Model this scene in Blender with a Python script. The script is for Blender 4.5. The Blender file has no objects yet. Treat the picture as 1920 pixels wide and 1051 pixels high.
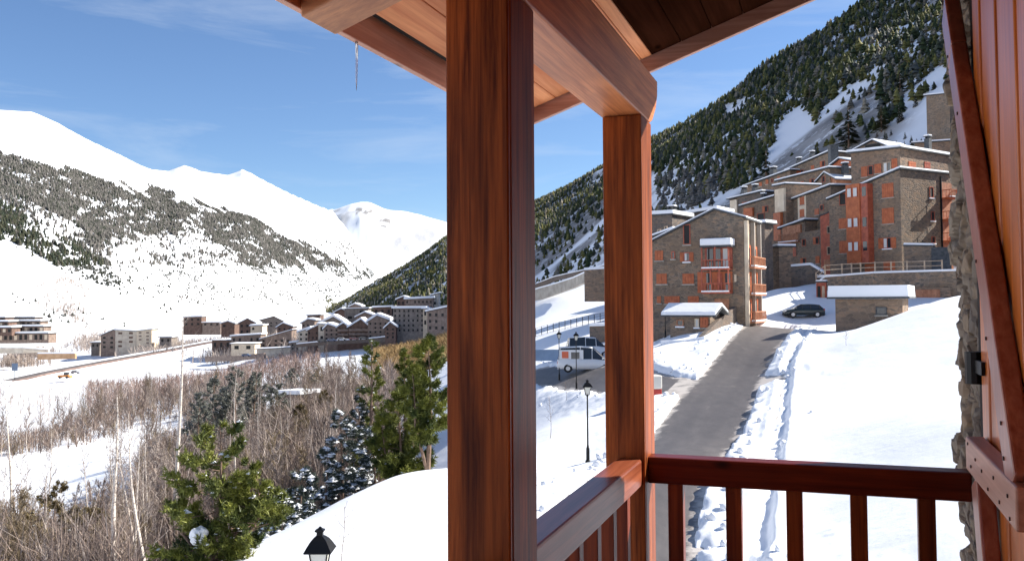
import bpy, bmesh, math, random
import numpy as np
from mathutils import Vector, Matrix, Euler
random.seed(7); rng = np.random.default_rng(7)
R = math.radians
S = bpy.context.scene
# ------------------------------------------------------------------ camera
F = 1718.0; CX = 960.0; CY = 496.0
cam = bpy.data.objects.new('camera', bpy.data.cameras.new('camera'))
S.collection.objects.link(cam); S.camera = cam
cam.data.sensor_width = 36; cam.data.lens = F / 1920 * 36
cam.data.shift_y = -(525.5 - CY) / 1920
cam.data.clip_start = 0.05; cam.data.clip_end = 40000
CM = Matrix.Rotation(R(90 + 2.3), 4, 'X') @ Matrix.Rotation(-0.006, 4, 'Z')
cam.matrix_world = CM
# ------------------------------------------------------------------ light
SUN_AZ, SUN_EL = 72, 34            # degrees to the right of the view, above the horizon
S.view_settings.view_transform = 'Standard'; S.view_settings.look = 'None'
S.view_settings.exposure = 1.2; S.view_settings.gamma = 1
S.world = bpy.data.worlds.new('World'); S.world.use_nodes = True
nt = S.world.node_tree; nt.nodes.clear()
wo = nt.nodes.new('ShaderNodeOutputWorld'); bg = nt.nodes.new('ShaderNodeBackground')
sky = nt.nodes.new('ShaderNodeTexSky'); sky.sky_type = 'NISHITA'; sky.sun_disc = False
sky.sun_elevation = R(SUN_EL); sky.sun_rotation = R(SUN_AZ)
sky.altitude = 1500; sky.air_density = 1.0; sky.dust_density = 0.7; sky.ozone_density = 2.2
tc = nt.nodes.new('ShaderNodeTexCoord'); mp = nt.nodes.new('ShaderNodeMapping')
mp.inputs['Scale'].default_value = (1.1, 1.1, 8); mp.inputs['Rotation'].default_value = (0.0, R(-7), 0); mp.inputs['Location'].default_value = (.35, .2, .15)
nz = nt.nodes.new('ShaderNodeTexNoise'); nz.inputs['Scale'].default_value = 2.3; nz.inputs['Detail'].default_value = 9; nz.inputs['Roughness'].default_value = .62
nz.inputs['Distortion'].default_value = .5
rp = nt.nodes.new('ShaderNodeMapRange'); rp.inputs['From Min'].default_value = .47; rp.inputs['From Max'].default_value = .85; rp.inputs['To Max'].default_value = .5
mx = nt.nodes.new('ShaderNodeMix'); mx.data_type = 'RGBA'; mx.inputs['B'].default_value = (6.5, 7.2, 8.2, 1)
nt.links.new(tc.outputs['Generated'], mp.inputs['Vector']); nt.links.new(mp.outputs[0], nz.inputs['Vector'])
nt.links.new(nz.outputs['Fac'], rp.inputs['Value']); nt.links.new(rp.outputs[0], mx.inputs['Factor'])
tn = nt.nodes.new('ShaderNodeMix'); tn.data_type = 'RGBA'; tn.blend_type = 'MULTIPLY'; tn.inputs['Factor'].default_value = 1; tn.inputs['B'].default_value = (.97, 1.10, 1.27, 1)
nt.links.new(sky.outputs[0], tn.inputs['A']); nt.links.new(tn.outputs['Result'], mx.inputs['A']); nt.links.new(mx.outputs['Result'], bg.inputs['Color'])
bg.inputs['Strength'].default_value = 0.055; nt.links.new(bg.outputs[0], wo.inputs[0])
sun = bpy.data.objects.new('sun', bpy.data.lights.new('sun', 'SUN')); S.collection.objects.link(sun)
sun.data.energy = 4.3; sun.data.angle = R(.53); sun.data.color = (1, .95, .87)
sd = Vector((math.sin(R(SUN_AZ)) * math.cos(R(SUN_EL)), math.cos(R(SUN_AZ)) * math.cos(R(SUN_EL)), math.sin(R(SUN_EL))))
sun.rotation_euler = sd.to_track_quat('Z', 'Y').to_euler()

# ------------------------------------------------------------------ helpers
CMn = np.array(CM.to_3x3())
def P(px, py, Y):
    d = CMn @ np.array([(px - CX) / F, (CY - py) / F, -1.0]); return Vector(d / d[1] * Y)
def proj(x, y, z):
    c = np.stack([x, y, z], -1) @ CMn      # = CM^T * v
    return CX - F * c[..., 0] / c[..., 2], CY + F * c[..., 1] / c[..., 2]
def col(*c): return (c[0], c[1], c[2], 1)
def tag(o, label, cat, group=None, kind=None):
    if label: o['label'] = label
    if cat: o['category'] = cat
    if group: o['group'] = group
    if kind: o['kind'] = kind
    return o
def thing(name, label, cat, loc=(0, 0, 0), rz=0, group=None):
    o = bpy.data.objects.new(name, None); o.empty_display_size = .3
    o.location = loc; o.rotation_euler = (0, 0, rz); S.collection.objects.link(o)
    return tag(o, label, cat, group)
def link(name, me, mat=None, parent=None, smooth=False):
    o = bpy.data.objects.new(name, me); S.collection.objects.link(o)
    if mat and not me.materials:
        for m in (mat if isinstance(mat, (list, tuple)) else [mat]): me.materials.append(m)
    if parent: o.parent = parent
    if smooth: me.polygons.foreach_set('use_smooth', np.ones(len(me.polygons), bool))
    return o
def npmesh(name, V, Fc, mi=None, tri=True):
    me = bpy.data.meshes.new(name); k = Fc.shape[1]
    me.vertices.add(len(V)); me.vertices.foreach_set('co', V.astype(np.float32).ravel())
    me.loops.add(Fc.size); me.loops.foreach_set('vertex_index', Fc.astype(np.int32).ravel())
    me.polygons.add(len(Fc)); me.polygons.foreach_set('loop_start', np.arange(0, Fc.size, k, dtype=np.int32))
    if mi is not None: me.polygons.foreach_set('material_index', mi.astype(np.int32))
    me.update(calc_edges=True); return me
class MB:
    def __init__(s): s.v = []; s.f = []; s.m = []
    def add(s, v, f, m=0):
        n = len(s.v); s.v += [tuple(a) for a in v]; s.f += [tuple(i + n for i in q) for q in f]; s.m += [m] * len(f); return s
    def box(s, c, d, rot=None, m=0):
        v = [Vector((sx * d[0] / 2, sy * d[1] / 2, sz * d[2] / 2)) for sz in (-1, 1) for sy in (-1, 1) for sx in (-1, 1)]
        if rot: v = [rot @ a for a in v]
        v = [a + Vector(c) for a in v]
        return s.add(v, [(0, 2, 3, 1), (4, 5, 7, 6), (0, 1, 5, 4), (2, 6, 7, 3), (0, 4, 6, 2), (1, 3, 7, 5)], m)
    def b2(s, lo, hi, m=0): return s.box([(a + b) / 2 for a, b in zip(lo, hi)], [b - a for a, b in zip(lo, hi)], None, m)
    def prism(s, pts, off, m=0):      # polygon pts extruded by off
        n = len(pts); a = [Vector(p) for p in pts]; b = [p + Vector(off) for p in a]
        return s.add(a + b, [tuple(range(n))[::-1], tuple(range(n, 2 * n))] + [(i, (i + 1) % n, (i + 1) % n + n, i + n) for i in range(n)], m)
    def tube(s, pts, rad, n=6, m=0, cap=True):
        pts = [Vector(p) for p in pts]
        if not isinstance(rad, (list, tuple)): rad = [rad] * len(pts)
        v = []
        for i, p in enumerate(pts):
            d = (pts[min(i + 1, len(pts) - 1)] - pts[max(i - 1, 0)]).normalized()
            a = d.cross(Vector((0, 0, 1)) if abs(d.z) < .9 else Vector((1, 0, 0))).normalized(); b = d.cross(a)
            for k in range(n):
                t = 2 * math.pi * k / n; v.append(p + (a * math.cos(t) + b * math.sin(t)) * rad[i])
        f = [(i * n + k, i * n + (k + 1) % n, (i + 1) * n + (k + 1) % n, (i + 1) * n + k) for i in range(len(pts) - 1) for k in range(n)]
        if cap: f += [tuple(range(n))[::-1], tuple(range((len(pts) - 1) * n, len(pts) * n))]
        return s.add(v, f, m)
    def lathe(s, prof, n=8, m=0, c=(0, 0, 0), tw=0):
        v = [(c[0] + r * math.cos(2 * math.pi * (k + tw) / n), c[1] + r * math.sin(2 * math.pi * (k + tw) / n), c[2] + z) for r, z in prof for k in range(n)]
        f = [(i * n + k, i * n + (k + 1) % n, (i + 1) * n + (k + 1) % n, (i + 1) * n + k) for i in range(len(prof) - 1) for k in range(n)]
        f += [tuple(range(n))[::-1], tuple(range((len(prof) - 1) * n, len(prof) * n))]
        return s.add(v, f, m)
    def build(s, name, mat, parent=None, bevel=0, smooth=False, seg=2):
        me = bpy.data.meshes.new(name); me.from_pydata(s.v, [], s.f)
        if any(s.m): me.polygons.foreach_set('material_index', s.m)
        if bevel or True:
            bm = bmesh.new(); bm.from_mesh(me); bmesh.ops.recalc_face_normals(bm, faces=bm.faces)
            if bevel: bmesh.ops.bevel(bm, geom=bm.edges[:], offset=bevel, segments=seg, affect='EDGES', profile=.5)
            bm.to_mesh(me); bm.free()
        return link(name, me, mat, parent, smooth)
# noise -----------------------------------------------------------------
_g = np.random.default_rng(3).random((256, 256))
def vnoise(x, y):
    xi = np.floor(x).astype(int); yi = np.floor(y).astype(int); fx = x - xi; fy = y - yi
    fx = fx * fx * (3 - 2 * fx); fy = fy * fy * (3 - 2 * fy)
    a = _g[xi & 255, yi & 255]; b = _g[(xi + 1) & 255, yi & 255]; c = _g[xi & 255, (yi + 1) & 255]; d = _g[(xi + 1) & 255, (yi + 1) & 255]
    return (a + (b - a) * fx) * (1 - fy) + (c + (d - c) * fx) * fy
def fbm(x, y, o=5, ridged=False):
    s = 0; a = .5; 
    for i in range(o):
        n = vnoise(x + 17.3 * i, y - 9.1 * i) * 2 - 1
        s = s + a * ((1 - 2 * np.abs(n)) if ridged else n); a *= .5; x = x * 2.03; y = y * 2.03
    return s
def sst(a, b, x): t = np.clip((x - a) / (b - a), 0, 1); return t * t * (3 - 2 * t)

# ------------------------------------------------------------------ materials
def mat(name, c=(.5, .5, .5), rough=.6, metal=0, spec=.5):
    m = bpy.data.materials.new(name); m.use_nodes = True; b = m.node_tree.nodes['Principled BSDF']
    b.inputs['Base Color'].default_value = col(*c); b.inputs['Roughness'].default_value = rough
    b.inputs['Metallic'].default_value = metal; b.inputs['Specular IOR Level'].default_value = spec
    return m
class N:      # tiny node builder
    def __init__(s, m): s.m = m; s.t = m.node_tree; s.b = s.t.nodes['Principled BSDF']
    def n(s, ty, **k):
        q = s.t.nodes.new(ty)
        for a, v in k.items():
            if a in q.inputs.keys(): s.set(q.inputs[a], v)
            else: setattr(q, a, v)
        return q
    def set(s, inp, v):
        if isinstance(v, bpy.types.NodeSocket): s.t.links.new(v, inp)
        else: inp.default_value = v
    def coord(s, kind='Object', scale=(1, 1, 1)):
        t = s.n('ShaderNodeTexCoord'); mp = s.n('ShaderNodeMapping', Scale=scale); s.t.links.new(t.outputs[kind], mp.inputs['Vector']); return mp.outputs[0]
    def noise(s, vec, scale, detail=4, rough=.55, dist=0):
        q = s.n('ShaderNodeTexNoise', Scale=scale, Detail=detail, Roughness=rough, Distortion=dist); s.t.links.new(vec, q.inputs['Vector']); return q.outputs['Fac']
    def ramp(s, fac, stops):
        q = s.n('ShaderNodeValToRGB'); e = q.color_ramp.elements
        while len(e) < len(stops): e.new(.5)
        for i, (p, c) in enumerate(stops): e[i].position = p; e[i].color = col(*c) if len(c) == 3 else c
        s.t.links.new(fac, q.inputs[0]); return q.outputs[0]
    def mix(s, f, a, b, mode='MIX'):
        q = s.n('ShaderNodeMix', data_type='RGBA', blend_type=mode)
        for i, v in (('Factor', f), ('A', a), ('B', b)):
            sock = [k for k in q.inputs if k.name == i and k.enabled][0]
            s.set(sock, v if not isinstance(v, tuple) else col(*v))
        return [k for k in q.outputs if k.enabled][0]
    def base(s, c): s.t.links.new(c, s.b.inputs['Base Color'])
    def bump(s, h, strength=.4, dist=.02):
        q = s.n('ShaderNodeBump', Strength=strength, Distance=dist); s.t.links.new(h, q.inputs['Height']); s.t.links.new(q.outputs[0], s.b.inputs['Normal'])
def wood(name, dark, light, axis, rough=.35, sc=1.0, knots=True, spec=.5):
    m = mat(name, light, rough, spec=spec); n = N(m)
    s = [44 * sc] * 3; s['xyz'.index(axis)] = 1.5 * sc; v = n.coord('Object', tuple(s))
    f = n.noise(v, 1.0, 8, .68, .35)
    s2 = [5 * sc] * 3; s2['xyz'.index(axis)] = .8 * sc; f2 = n.noise(n.coord('Object', tuple(s2)), 1, 3, .5, 1.2)
    c = n.ramp(f, [(.33, dark), (.5, tuple((a + b) / 2 for a, b in zip(dark, light))), (.68, light)])
    c = n.mix(n.ramp(f2, [(.35, (0, 0, 0)), (.65, (.55, .55, .55))]), c, tuple(a * .62 for a in dark))
    if knots:
        s3 = [9] * 3; s3['xyz'.index(axis)] = 4.2; vo = n.n('ShaderNodeTexVoronoi', Scale=.55); n.t.links.new(n.coord('Object', tuple(s3)), vo.inputs['Vector'])
        k = n.ramp(vo.outputs['Distance'], [(.04, (1, 1, 1)), (.11, (0, 0, 0))]); c = n.mix(k, c, tuple(a * .25 for a in dark))
    n.base(c); n.bump(f, .12, .004); return m
def stone(name, c1, c2, c3, mortar, sc=1.0, coord='Object', bump=.6):
    m = mat(name, c1, .9, spec=.2); n = N(m); v = n.coord(coord, (2.3 * sc, 2.3 * sc, 4.6 * sc))
    w = n.n('ShaderNodeTexNoise', Scale=1.3, Detail=2); n.t.links.new(v, w.inputs['Vector'])
    vv = n.n('ShaderNodeVectorMath', operation='ADD'); n.t.links.new(v, vv.inputs[0])
    sm = n.n('ShaderNodeVectorMath', operation='SCALE'); n.t.links.new(w.outputs['Color'], sm.inputs[0]); sm.inputs['Scale'].default_value = .5; n.t.links.new(sm.outputs[0], vv.inputs[1])
    a = n.n('ShaderNodeTexVoronoi', Scale=1.0); n.t.links.new(vv.outputs[0], a.inputs['Vector'])
    e = n.n('ShaderNodeTexVoronoi', Scale=1.0, feature='DISTANCE_TO_EDGE'); n.t.links.new(vv.outputs[0], e.inputs['Vector'])
    sep = n.n('ShaderNodeSeparateColor'); n.t.links.new(a.outputs['Color'], sep.inputs[0])
    c = n.ramp(sep.outputs[0], [(0, c2), (.3, c1), (.62, c3), (.85, c1), (1, c2)])
    c = n.mix(n.ramp(n.noise(v, 3, 5, .7), [(.35, (0, 0, 0)), (.7, (.5, .5, .5))]), c, tuple(x * .45 for x in c1))
    c = n.mix(n.ramp(e.outputs['Distance'], [(.02, (1, 1, 1)), (.09, (0, 0, 0))]), c, mortar)
    c = n.mix(n.ramp(n.noise(n.coord(coord, (.22, .22, .3)), 1.0, 5, .6), [(.38, (0, 0, 0)), (.62, (.55, .55, .55))]), c, tuple(x * .5 for x in c2))
    n.base(c); n.bump(n.ramp(e.outputs['Distance'], [(0, (0, 0, 0)), (.18, (1, 1, 1))]), bump, .05); return m
def noisy(name, a, b, scale=4, rough=.7, detail=5, spec=.4, bump=0, coord='Object', lo=.35, hi=.65):
    m = mat(name, a, rough, spec=spec); n = N(m); f = n.noise(n.coord(coord), scale, detail, .6)
    n.base(n.ramp(f, [(lo, a), (hi, b)]))
    if bump: n.bump(f, bump, .03)
    return m
M = {}
M['post'] = wood('varnished_post_wood', (.085, .015, .004), (.54, .135, .026), 'z', .42, 1.25, spec=.16)
M['beam'] = wood('varnished_beam_wood', (.38, .10, .03), (.86, .33, .12), 'y', .4, spec=.3)
M['rail_x'] = wood('varnished_rail_wood', (.07, .006, .002), (.24, .03, .008), 'x', .3, spec=.3)
M['rail_y'] = wood('varnished_handrail_wood', (.20, .045, .02), (.46, .14, .065), 'y', .3, spec=.35)
M['bal'] = wood('baluster_wood', (.10, .012, .003), (.40, .075, .012), 'z', .4, spec=.3)
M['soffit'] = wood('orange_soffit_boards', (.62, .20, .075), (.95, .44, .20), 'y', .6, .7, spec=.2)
M['ceil'] = wood('shade_painted_ceiling_boards', (.020, .006, .003), (.045, .014, .007), 'y', 1, .7, spec=.0)  # near-black colour paints the shade under the inner part of the roof
M['fascia'] = wood('fascia_wood', (.46, .18, .10), (.75, .38, .24), 'y', .5)
M['rake'] = wood('rake_board_wood', (.46, .22, .15), (.80, .48, .36), 'x', .5)
M['rafter'] = wood('rafter_wood', (.40, .15, .06), (.72, .34, .14), 'x', .5)
M['plank'] = wood('shutter_plank_wood', (.40, .085, .012), (.76, .22, .03), 'z', .3, .8, spec=.35)
M['brace'] = wood('shutter_brace_wood', (.26, .055, .028), (.48, .16, .09), 'z', .3)
M['ledge'] = wood('shutter_ledge_wood', (.42, .17, .10), (.72, .38, .26), 'y', .4)
M['gap'] = mat('gap_shade_black', (.01, .006, .004), .9)  # near black standing in for the shade inside narrow gaps
M['iron'] = mat('black_iron', (.012, .012, .013), .45, .6)
M['nail'] = mat('nail_head', (.06, .03, .025), .5, .7)
M['wallstone'] = stone('house_wall_stone', (.24, .21, .17), (.30, .22, .14), (.16, .15, .14), (.15, .13, .11), 2.3)
M['stone1'] = stone('grey_rubble_stone', (.25, .20, .155), (.40, .27, .175), (.13, .12, .108), (.28, .22, .17), .95)
M['stone2'] = stone('brown_rubble_stone', (.27, .20, .15), (.42, .275, .18), (.14, .12, .10), (.28, .21, .155), .8)
M['stone3'] = stone('dark_rubble_stone', (.18, .155, .14), (.28, .20, .15), (.11, .105, .10), (.20, .17, .14), .9)
M['far1'] = noisy('village_masonry', (.17, .12, .095), (.30, .225, .18), .7)
M['far2'] = noisy('village_grey_masonry', (.16, .135, .115), (.28, .235, .20), .7)
M['far3'] = noisy('village_plaster', (.50, .42, .33), (.68, .60, .48), .4)
M['far4'] = noisy('village_dark_timber', (.10, .062, .045), (.20, .12, .09), .8)
M['orange'] = noisy('orange_stained_shutter', (.36, .085, .03), (.52, .15, .055), 2, .55)
M['redwood'] = noisy('red_brown_joinery', (.28, .06, .035), (.48, .12, .06), 2, .5)
M['terracotta'] = noisy('terracotta_cladding', (.34, .085, .03), (.50, .145, .05), 2, .55)
M['brownwood'] = noisy('brown_cladding', (.32, .13, .065), (.52, .24, .13), 2, .6)
M['cream'] = noisy('cream_render', (.62, .50, .36), (.78, .66, .50), 1, .8)
M['pane'] = mat('window_glass', (.02, .025, .03), .08, 0, .8)
M['curtain'] = mat('white_window_curtain', (.62, .62, .60), .8)
M['slate'] = noisy('dark_slate', (.035, .04, .045), (.085, .09, .095), 3, .6)
M['snow'] = mat('snow', (.86, .875, .90), .75, spec=.25)
n = N(M['snow']); f = n.noise(n.coord(), 1.6, 6, .6); n.bump(f, .35, .12)
M['asphalt'] = None
M['dark'] = mat('dark_opening', (.012, .011, .010), .7)
M['lampglass'] = mat('lamp_glass', (.62, .62, .56), .15, 0, .6)
M['concrete'] = noisy('weathered_concrete', (.30, .27, .23), (.46, .42, .36), .5, .85)
M['rail'] = noisy('pale_timber_rail', (.38, .27, .18), (.55, .42, .30), 2)
M['bark'] = noisy('pine_bark', (.13, .085, .06), (.27, .18, .13), 6, .9, bump=.5)
M['twig'] = noisy('bare_twigs', (.165, .12, .098), (.34, .26, .215), 1.5, .85)
M['twig3'] = noisy('olive_bare_twigs', (.16, .12, .07), (.30, .23, .14), 1.5, .85)
M['twig4'] = noisy('dark_bare_twigs', (.10, .075, .065), (.22, .165, .14), 1.5, .85)
M['twig2'] = noisy('pale_bare_twigs', (.30, .24, .205), (.50, .43, .38), 1.5, .85)
M['needle'] = noisy('pine_needles', (.03, .05, .008), (.22, .23, .035), .9, .6, lo=.38, hi=.62)
M['needle2'] = noisy('blue_fir_needles', (.018, .026, .022), (.075, .095, .07), 1.2, .6)
m = mat('birch_bark', (.6, .55, .48), .7); n = N(m)
f = n.noise(n.coord('Object', (3, 3, 9)), 2.2, 5, .65); n.base(n.ramp(f, [(.33, (.10, .07, .06)), (.42, (.62, .53, .44)), (.6, (.85, .77, .68))])); M['birch'] = m
# ------------------------------------------------------------------ terrain
def inpoly(px, py, poly):
    c = np.zeros(px.shape, bool); n = len(poly)
    for i in range(n):
        x1, y1 = poly[i]; x2, y2 = poly[(i + 1) % n]
        c ^= ((y1 > py) != (y2 > py)) & (px < (x2 - x1) * (py - y1) / (y2 - y1 + 1e-9) + x1)
    return c
CP = [ # (px, py, depth)
 (1100,873,44),(1080,722,78),(1048,705,86),(1010,900,38),(1050,800,55),(1010,700,92),
 (830,882,50),(740,893,48),(640,935,41),(560,985,35),(505,1045,30),
 (800,900,70),(740,930,70),(640,965,65),(560,1015,60),(505,1062,50),
 (300,1060,60),(100,1060,70),(0,1000,100),(100,920,150),(200,870,165),(300,850,190),(0,870,180),
 (0,840,210),(300,780,250),(0,765,320),(100,720,400),(0,712,420),(300,655,600),(480,640,650),(500,700,330),(600,668,400),
 (690,650,430),(600,800,140),(700,770,140),(760,710,200),(830,690,250),(790,660,300),(833,645,330),(640,610,560),(833,605,520),
 (420,690,450),(180,672,560),(60,690,520),
 (1010,665,115),(1131,655,100),(1020,612,150),(1131,597,140),(1060,588,170),(1010,557,230),(1131,503,230),(920,600,300),
 (1300,1000,29.6),(1290,855,38.5),(1330,760,52),(1240,735,60),(1400,690,65),(1425,620,85),(1430,600,97),(1500,589,103),(1440,562,125),(1480,540,140),
 (1460,541,112),(1505,547,110),(1500,650,66),(1450,860,38),(1420,1000,29),(1600,1000,24.5),(1780,1000,20.5),(1600,800,39),(1780,800,33),(1780,660,48),
 (1780,558,62),(1700,584,66),(1565,625,72),(1790,570,78),(1650,606,86),(1530,622,82),(1700,575,95),(1900,545,62),(1900,540,100),
 (1690,512,118),(1560,515,126),(1790,490,128),(1300,612,92),(1240,640,84),(1200,655,92),
 (1400,500,150),(1500,470,165),(1600,400,185),(1780,300,215),(1300,520,180),(1225,525,200),(1120,1000,30),(1150,1200,22)]
pts = []
for a, b, Y in CP: p = P(a, b, Y); pts.append((p.x, p.y, p.z))
pts += [(0, 0, -7.7), (0, 10, -7.7), (-5, 14, -7.6), (8, 8, -6.6), (30, 0, -3), (100, 0, 14), (-15, 0, -8.6), (-40, 0, -13), (-150, 0, -33), (0, -60, -6), (100, -100, 16),
        (-100, -100, -28), (-30, 35, -14), (-60, 60, -22), (400, 0, 90), (300, 300, 80), (-400, 0, -37), (-400, 300, -37), (-400, 600, -36), (-9, 24, -8.0), (-22, 20, -10.5)]
pts = np.array(pts)
def warp(x, y): r = np.hypot(x, y) + 1e-6; k = np.log1p(r / 25) / r; return np.stack([x * k, y * k], -1)
def _u(r2): return .5 * r2 * np.log(r2 + 1e-12)
W0 = warp(pts[:, 0], pts[:, 1]); nP = len(pts)
_K = _u(((W0[:, None] - W0[None]) ** 2).sum(-1)) + np.eye(nP) * 3e-4
_A = np.zeros((nP + 3, nP + 3)); _A[:nP, :nP] = _K; _A[:nP, nP] = 1; _A[:nP, nP + 1:] = W0; _A[nP:, :nP] = _A[:nP, nP:].T
_w = np.linalg.solve(_A, np.r_[pts[:, 2], 0, 0, 0])
def base(x, y):
    x = np.asarray(x, float); y = np.asarray(y, float); sh = x.shape; w = warp(x.ravel(), y.ravel()); z = np.empty(len(w))
    for i in range(0, len(w), 40000):
        q = w[i:i + 40000]; z[i:i + 40000] = _u(((q[:, None] - W0[None]) ** 2).sum(-1)) @ _w[:nP] + _w[nP] + q @ _w[nP + 1:]
    z = np.clip(z, -42, 75).reshape(sh); r = np.hypot(x, y); m = sst(600, 1100, r); return z * (1 - m) + (-32) * m
def tab(rows):      # px, py(ridge), depth  ->  az, r, z
    o = []
    for a, b, Y in rows: p = P(a, b, Y); o.append((math.degrees(math.atan2(p.x, p.y)), math.hypot(p.x, p.y), p.z))
    return o
RID_R = tab([(560, 590, 3700), (620, 580, 3600), (680, 545, 3400), (760, 500, 3100), (833, 447, 2800), (1005, 380, 2200), (1131, 314, 1850), (1225, 262, 1650), (1400, 158, 1350), (1560, 80, 1150), (1690, 8, 1050), (1800, -60, 1000), (1920, -140, 950)]) + [(45, 1000, 480), (60, 900, 450), (120, 800, 430), (180, 700, 250)]
RID_R[0] = (-45, 3700, -60); RID_R.insert(0, (-180, 3700, -200))
FOOT_R = [(-180, 3000), (-11.2, 3000), (-9.3, 1400), (-8, 950), (-6.6, 720), (-4.2, 580), (1.5, 400), (5.7, 330), (11, 265), (16, 235), (20.4, 215), (25.5, 200), (29, 190), (60, 170), (180, 150)]
RID_L = [(-180, 3500, 300), (-90, 3000, 600), (-45, 3000, 700)] + tab([(-200, 195, 3100), (0, 208, 3300), (60, 212, 3400), (110, 234, 3500), (160, 261, 3650), (220, 289, 3800), (260, 309, 3950), (285, 319, 4050), (315, 322, 4200), (330, 316, 4250), (345, 311, 4350), (360, 315, 4450), (375, 322, 4550), (400, 326, 4700), (425, 329, 4800), (440, 323, 4900), (455, 317, 4950), (470, 324, 5000), (490, 335, 5050), (540, 360, 5250), (600, 386, 5500), (625, 396, 5600), (660, 440, 5700), (700, 485, 5850), (740, 525, 5950), (800, 570, 6000)]) + [(0, 6000, -60), (180, 3500, -200)]
FOOT_L = [(-180, 500), (-60, 450), (-33, 650), (-29, 800), (-23, 1000), (-18, 1500), (-13.4, 2600), (-10.5, 3600), (-7, 4800), (-5, 5500), (180, 3000)]
RID_M = [(-180, 9000, -100), (-20, 9000, 0)] + tab([(520, 410, 9200), (600, 396, 9100), (625, 391, 9000), (640, 386, 9000), (655, 382, 9000), (675, 378, 9000), (690, 379, 9000), (720, 389, 9000), (760, 394, 9000), (785, 400, 9000), (810, 408, 9000), (833, 415, 9000), (900, 425, 9000), (1005, 440, 9000)]) + [(10, 9000, 0), (180, 9000, -100)]
def ip(a, t, k): q = np.array(t); return np.interp(a, q[:, 0], q[:, k])
def ridge(x, y, zb, rid, foot, pw, amp, sc, fall, det=True):
    az = np.degrees(np.arctan2(x, y)); r = np.hypot(x, y)
    rr = ip(az, rid, 1); zr = ip(az, rid, 2); rf = ip(az, foot, 1); t = (r - rf) / (rr - rf); tc = np.clip(t, 0, 1)
    z = zb + (zr - zb) * tc ** pw
    nse = fbm(x / sc, y / sc, 5, True) * amp + fbm(x / sc * 3.7 + 9, y / sc * 3.7, 3) * amp * .14
    z = z + nse * np.clip(tc * 3, 0, 1) * (np.clip((1 - tc) * 5, 0, 1) * .87 + .13)
    return np.where(t > 1, z - (r - rr) * fall, z)
def px_line(rows): return np.array([(P(a, b, Y).x, P(a, b, Y).y) for a, b, Y in rows])
ROAD = np.array([(1.2, 12), (2.2, 20), (3.1, 29), (4.8, 34.5), (6.5, 39), (9.3, 46), (11.9, 54), (15.3, 63.5), (19.4, 74), (23.2, 84), (25.6, 91)])
ROAD2 = px_line([(1370, 735, 57), (1290, 730, 59), (1200, 719, 66), (1120, 706, 78), (1020, 694, 91), (900, 690, 104), (760, 700, 120)])
TRAIL = px_line([(1512, 600, 80), (1500, 640, 70), (1478, 690, 60), (1466, 760, 47), (1455, 830, 39.5), (1440, 920, 33), (1420, 1020, 28), (1405, 1150, 22)])
def smooth_line(L, step=1.0):
    t = np.r_[0, np.cumsum(np.hypot(*np.diff(L, axis=0).T))]; s = np.arange(0, t[-1], step)
    q = np.stack([np.interp(s, t, L[:, 0]), np.interp(s, t, L[:, 1])], 1)
    for _ in range(5): q[1:-1] = (q[:-2] + 2 * q[1:-1] + q[2:]) / 4
    return q
ROAD = smooth_line(ROAD); ROAD2 = smooth_line(ROAD2); TRAIL = smooth_line(TRAIL)
def ldist(x, y, L):
    d = np.full(x.shape, 1e9)
    for (a, b) in zip(L[:-1:2], L[1::2]):
        e = b - a; t = np.clip(((x - a[0]) * e[0] + (y - a[1]) * e[1]) / (e @ e + 1e-9), -.5, 1.5)
        d = np.minimum(d, np.hypot(x - a[0] - t * e[0], y - a[1] - t * e[1]))
    return d
def H(x, y):
    x = np.atleast_1d(np.asarray(x, float)); y = np.atleast_1d(np.asarray(y, float)); zb = base(x, y); r = np.hypot(x, y)
    z = np.maximum(ridge(x, y, zb, RID_R, FOOT_R, 1.0, 22, 210, .3), ridge(x, y, zb, RID_L, FOOT_L, 1.12, 55, 900, .5))
    z = np.maximum(z, ridge(x, y, np.full_like(zb, -60), RID_M, [(-180, 6800), (180, 6800)], 1.0, 60, 800, .5))
    z = z + fbm(x / 9, y / 9, 4) * .22 * sst(12, 40, r) + fbm(x / 60, y / 60, 3) * 1.3 * sst(90, 300, r) 
    nr = r < 150
    if nr.any():
        xx, yy = x[nr], y[nr]; zz = z[nr]; zf = zb[nr]; lum = fbm(xx / .75, yy / .75, 4); lum2 = fbm(xx / 2.3 + 5, yy / 2.3, 3)
        for L, w in ((ROAD, 2.35), (ROAD2, 2.6)):
            d = ldist(xx, yy, L) + lum * .55 + lum2 * .5
            bank = sst(w - .1, w + .5, d) * (1 - sst(w + .8, w + 4.2, d)); ins = 1 - sst(w - .15, w + .1, d); zz = zz * (1 - (1 - sst(w, w + 6, d))) + zf * (1 - sst(w, w + 6, d))
            zz = zz + bank * (.24 + .15 * np.abs(lum) + .18 * np.maximum(lum2, -.3)) - ins * .16
        d = ldist(xx, yy, ROAD); d2 = ldist(xx, yy, ROAD2); ins = (np.minimum(d, d2) < 2.4); zz = np.where(ins, np.minimum(zz, zf - .12), zz)
        dt = ldist(xx, yy, TRAIL) + lum2 * .12; zz = zz - .26 * (1 - sst(.18, .42, dt)) * (.75 + .5 * lum) + .07 * sst(.35, .5, dt) * (1 - sst(.5, .9, dt))
        z[nr] = zz
    return z
def H1(x, y): return float(H([x], [y])[0])
def at(px, Y, dz=0.0):      # ground point seen in direction px at depth Y
    x = P(px, 565, Y).x; return Vector((x, Y, H1(x, Y) + dz))
rr = np.r_[0.0, np.geomspace(2, 20, 30)[:-1], np.geomspace(20, 130, 300)[:-1], np.geomspace(130, 1200, 210)[:-1], np.geomspace(1200, 12500, 260)]
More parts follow.
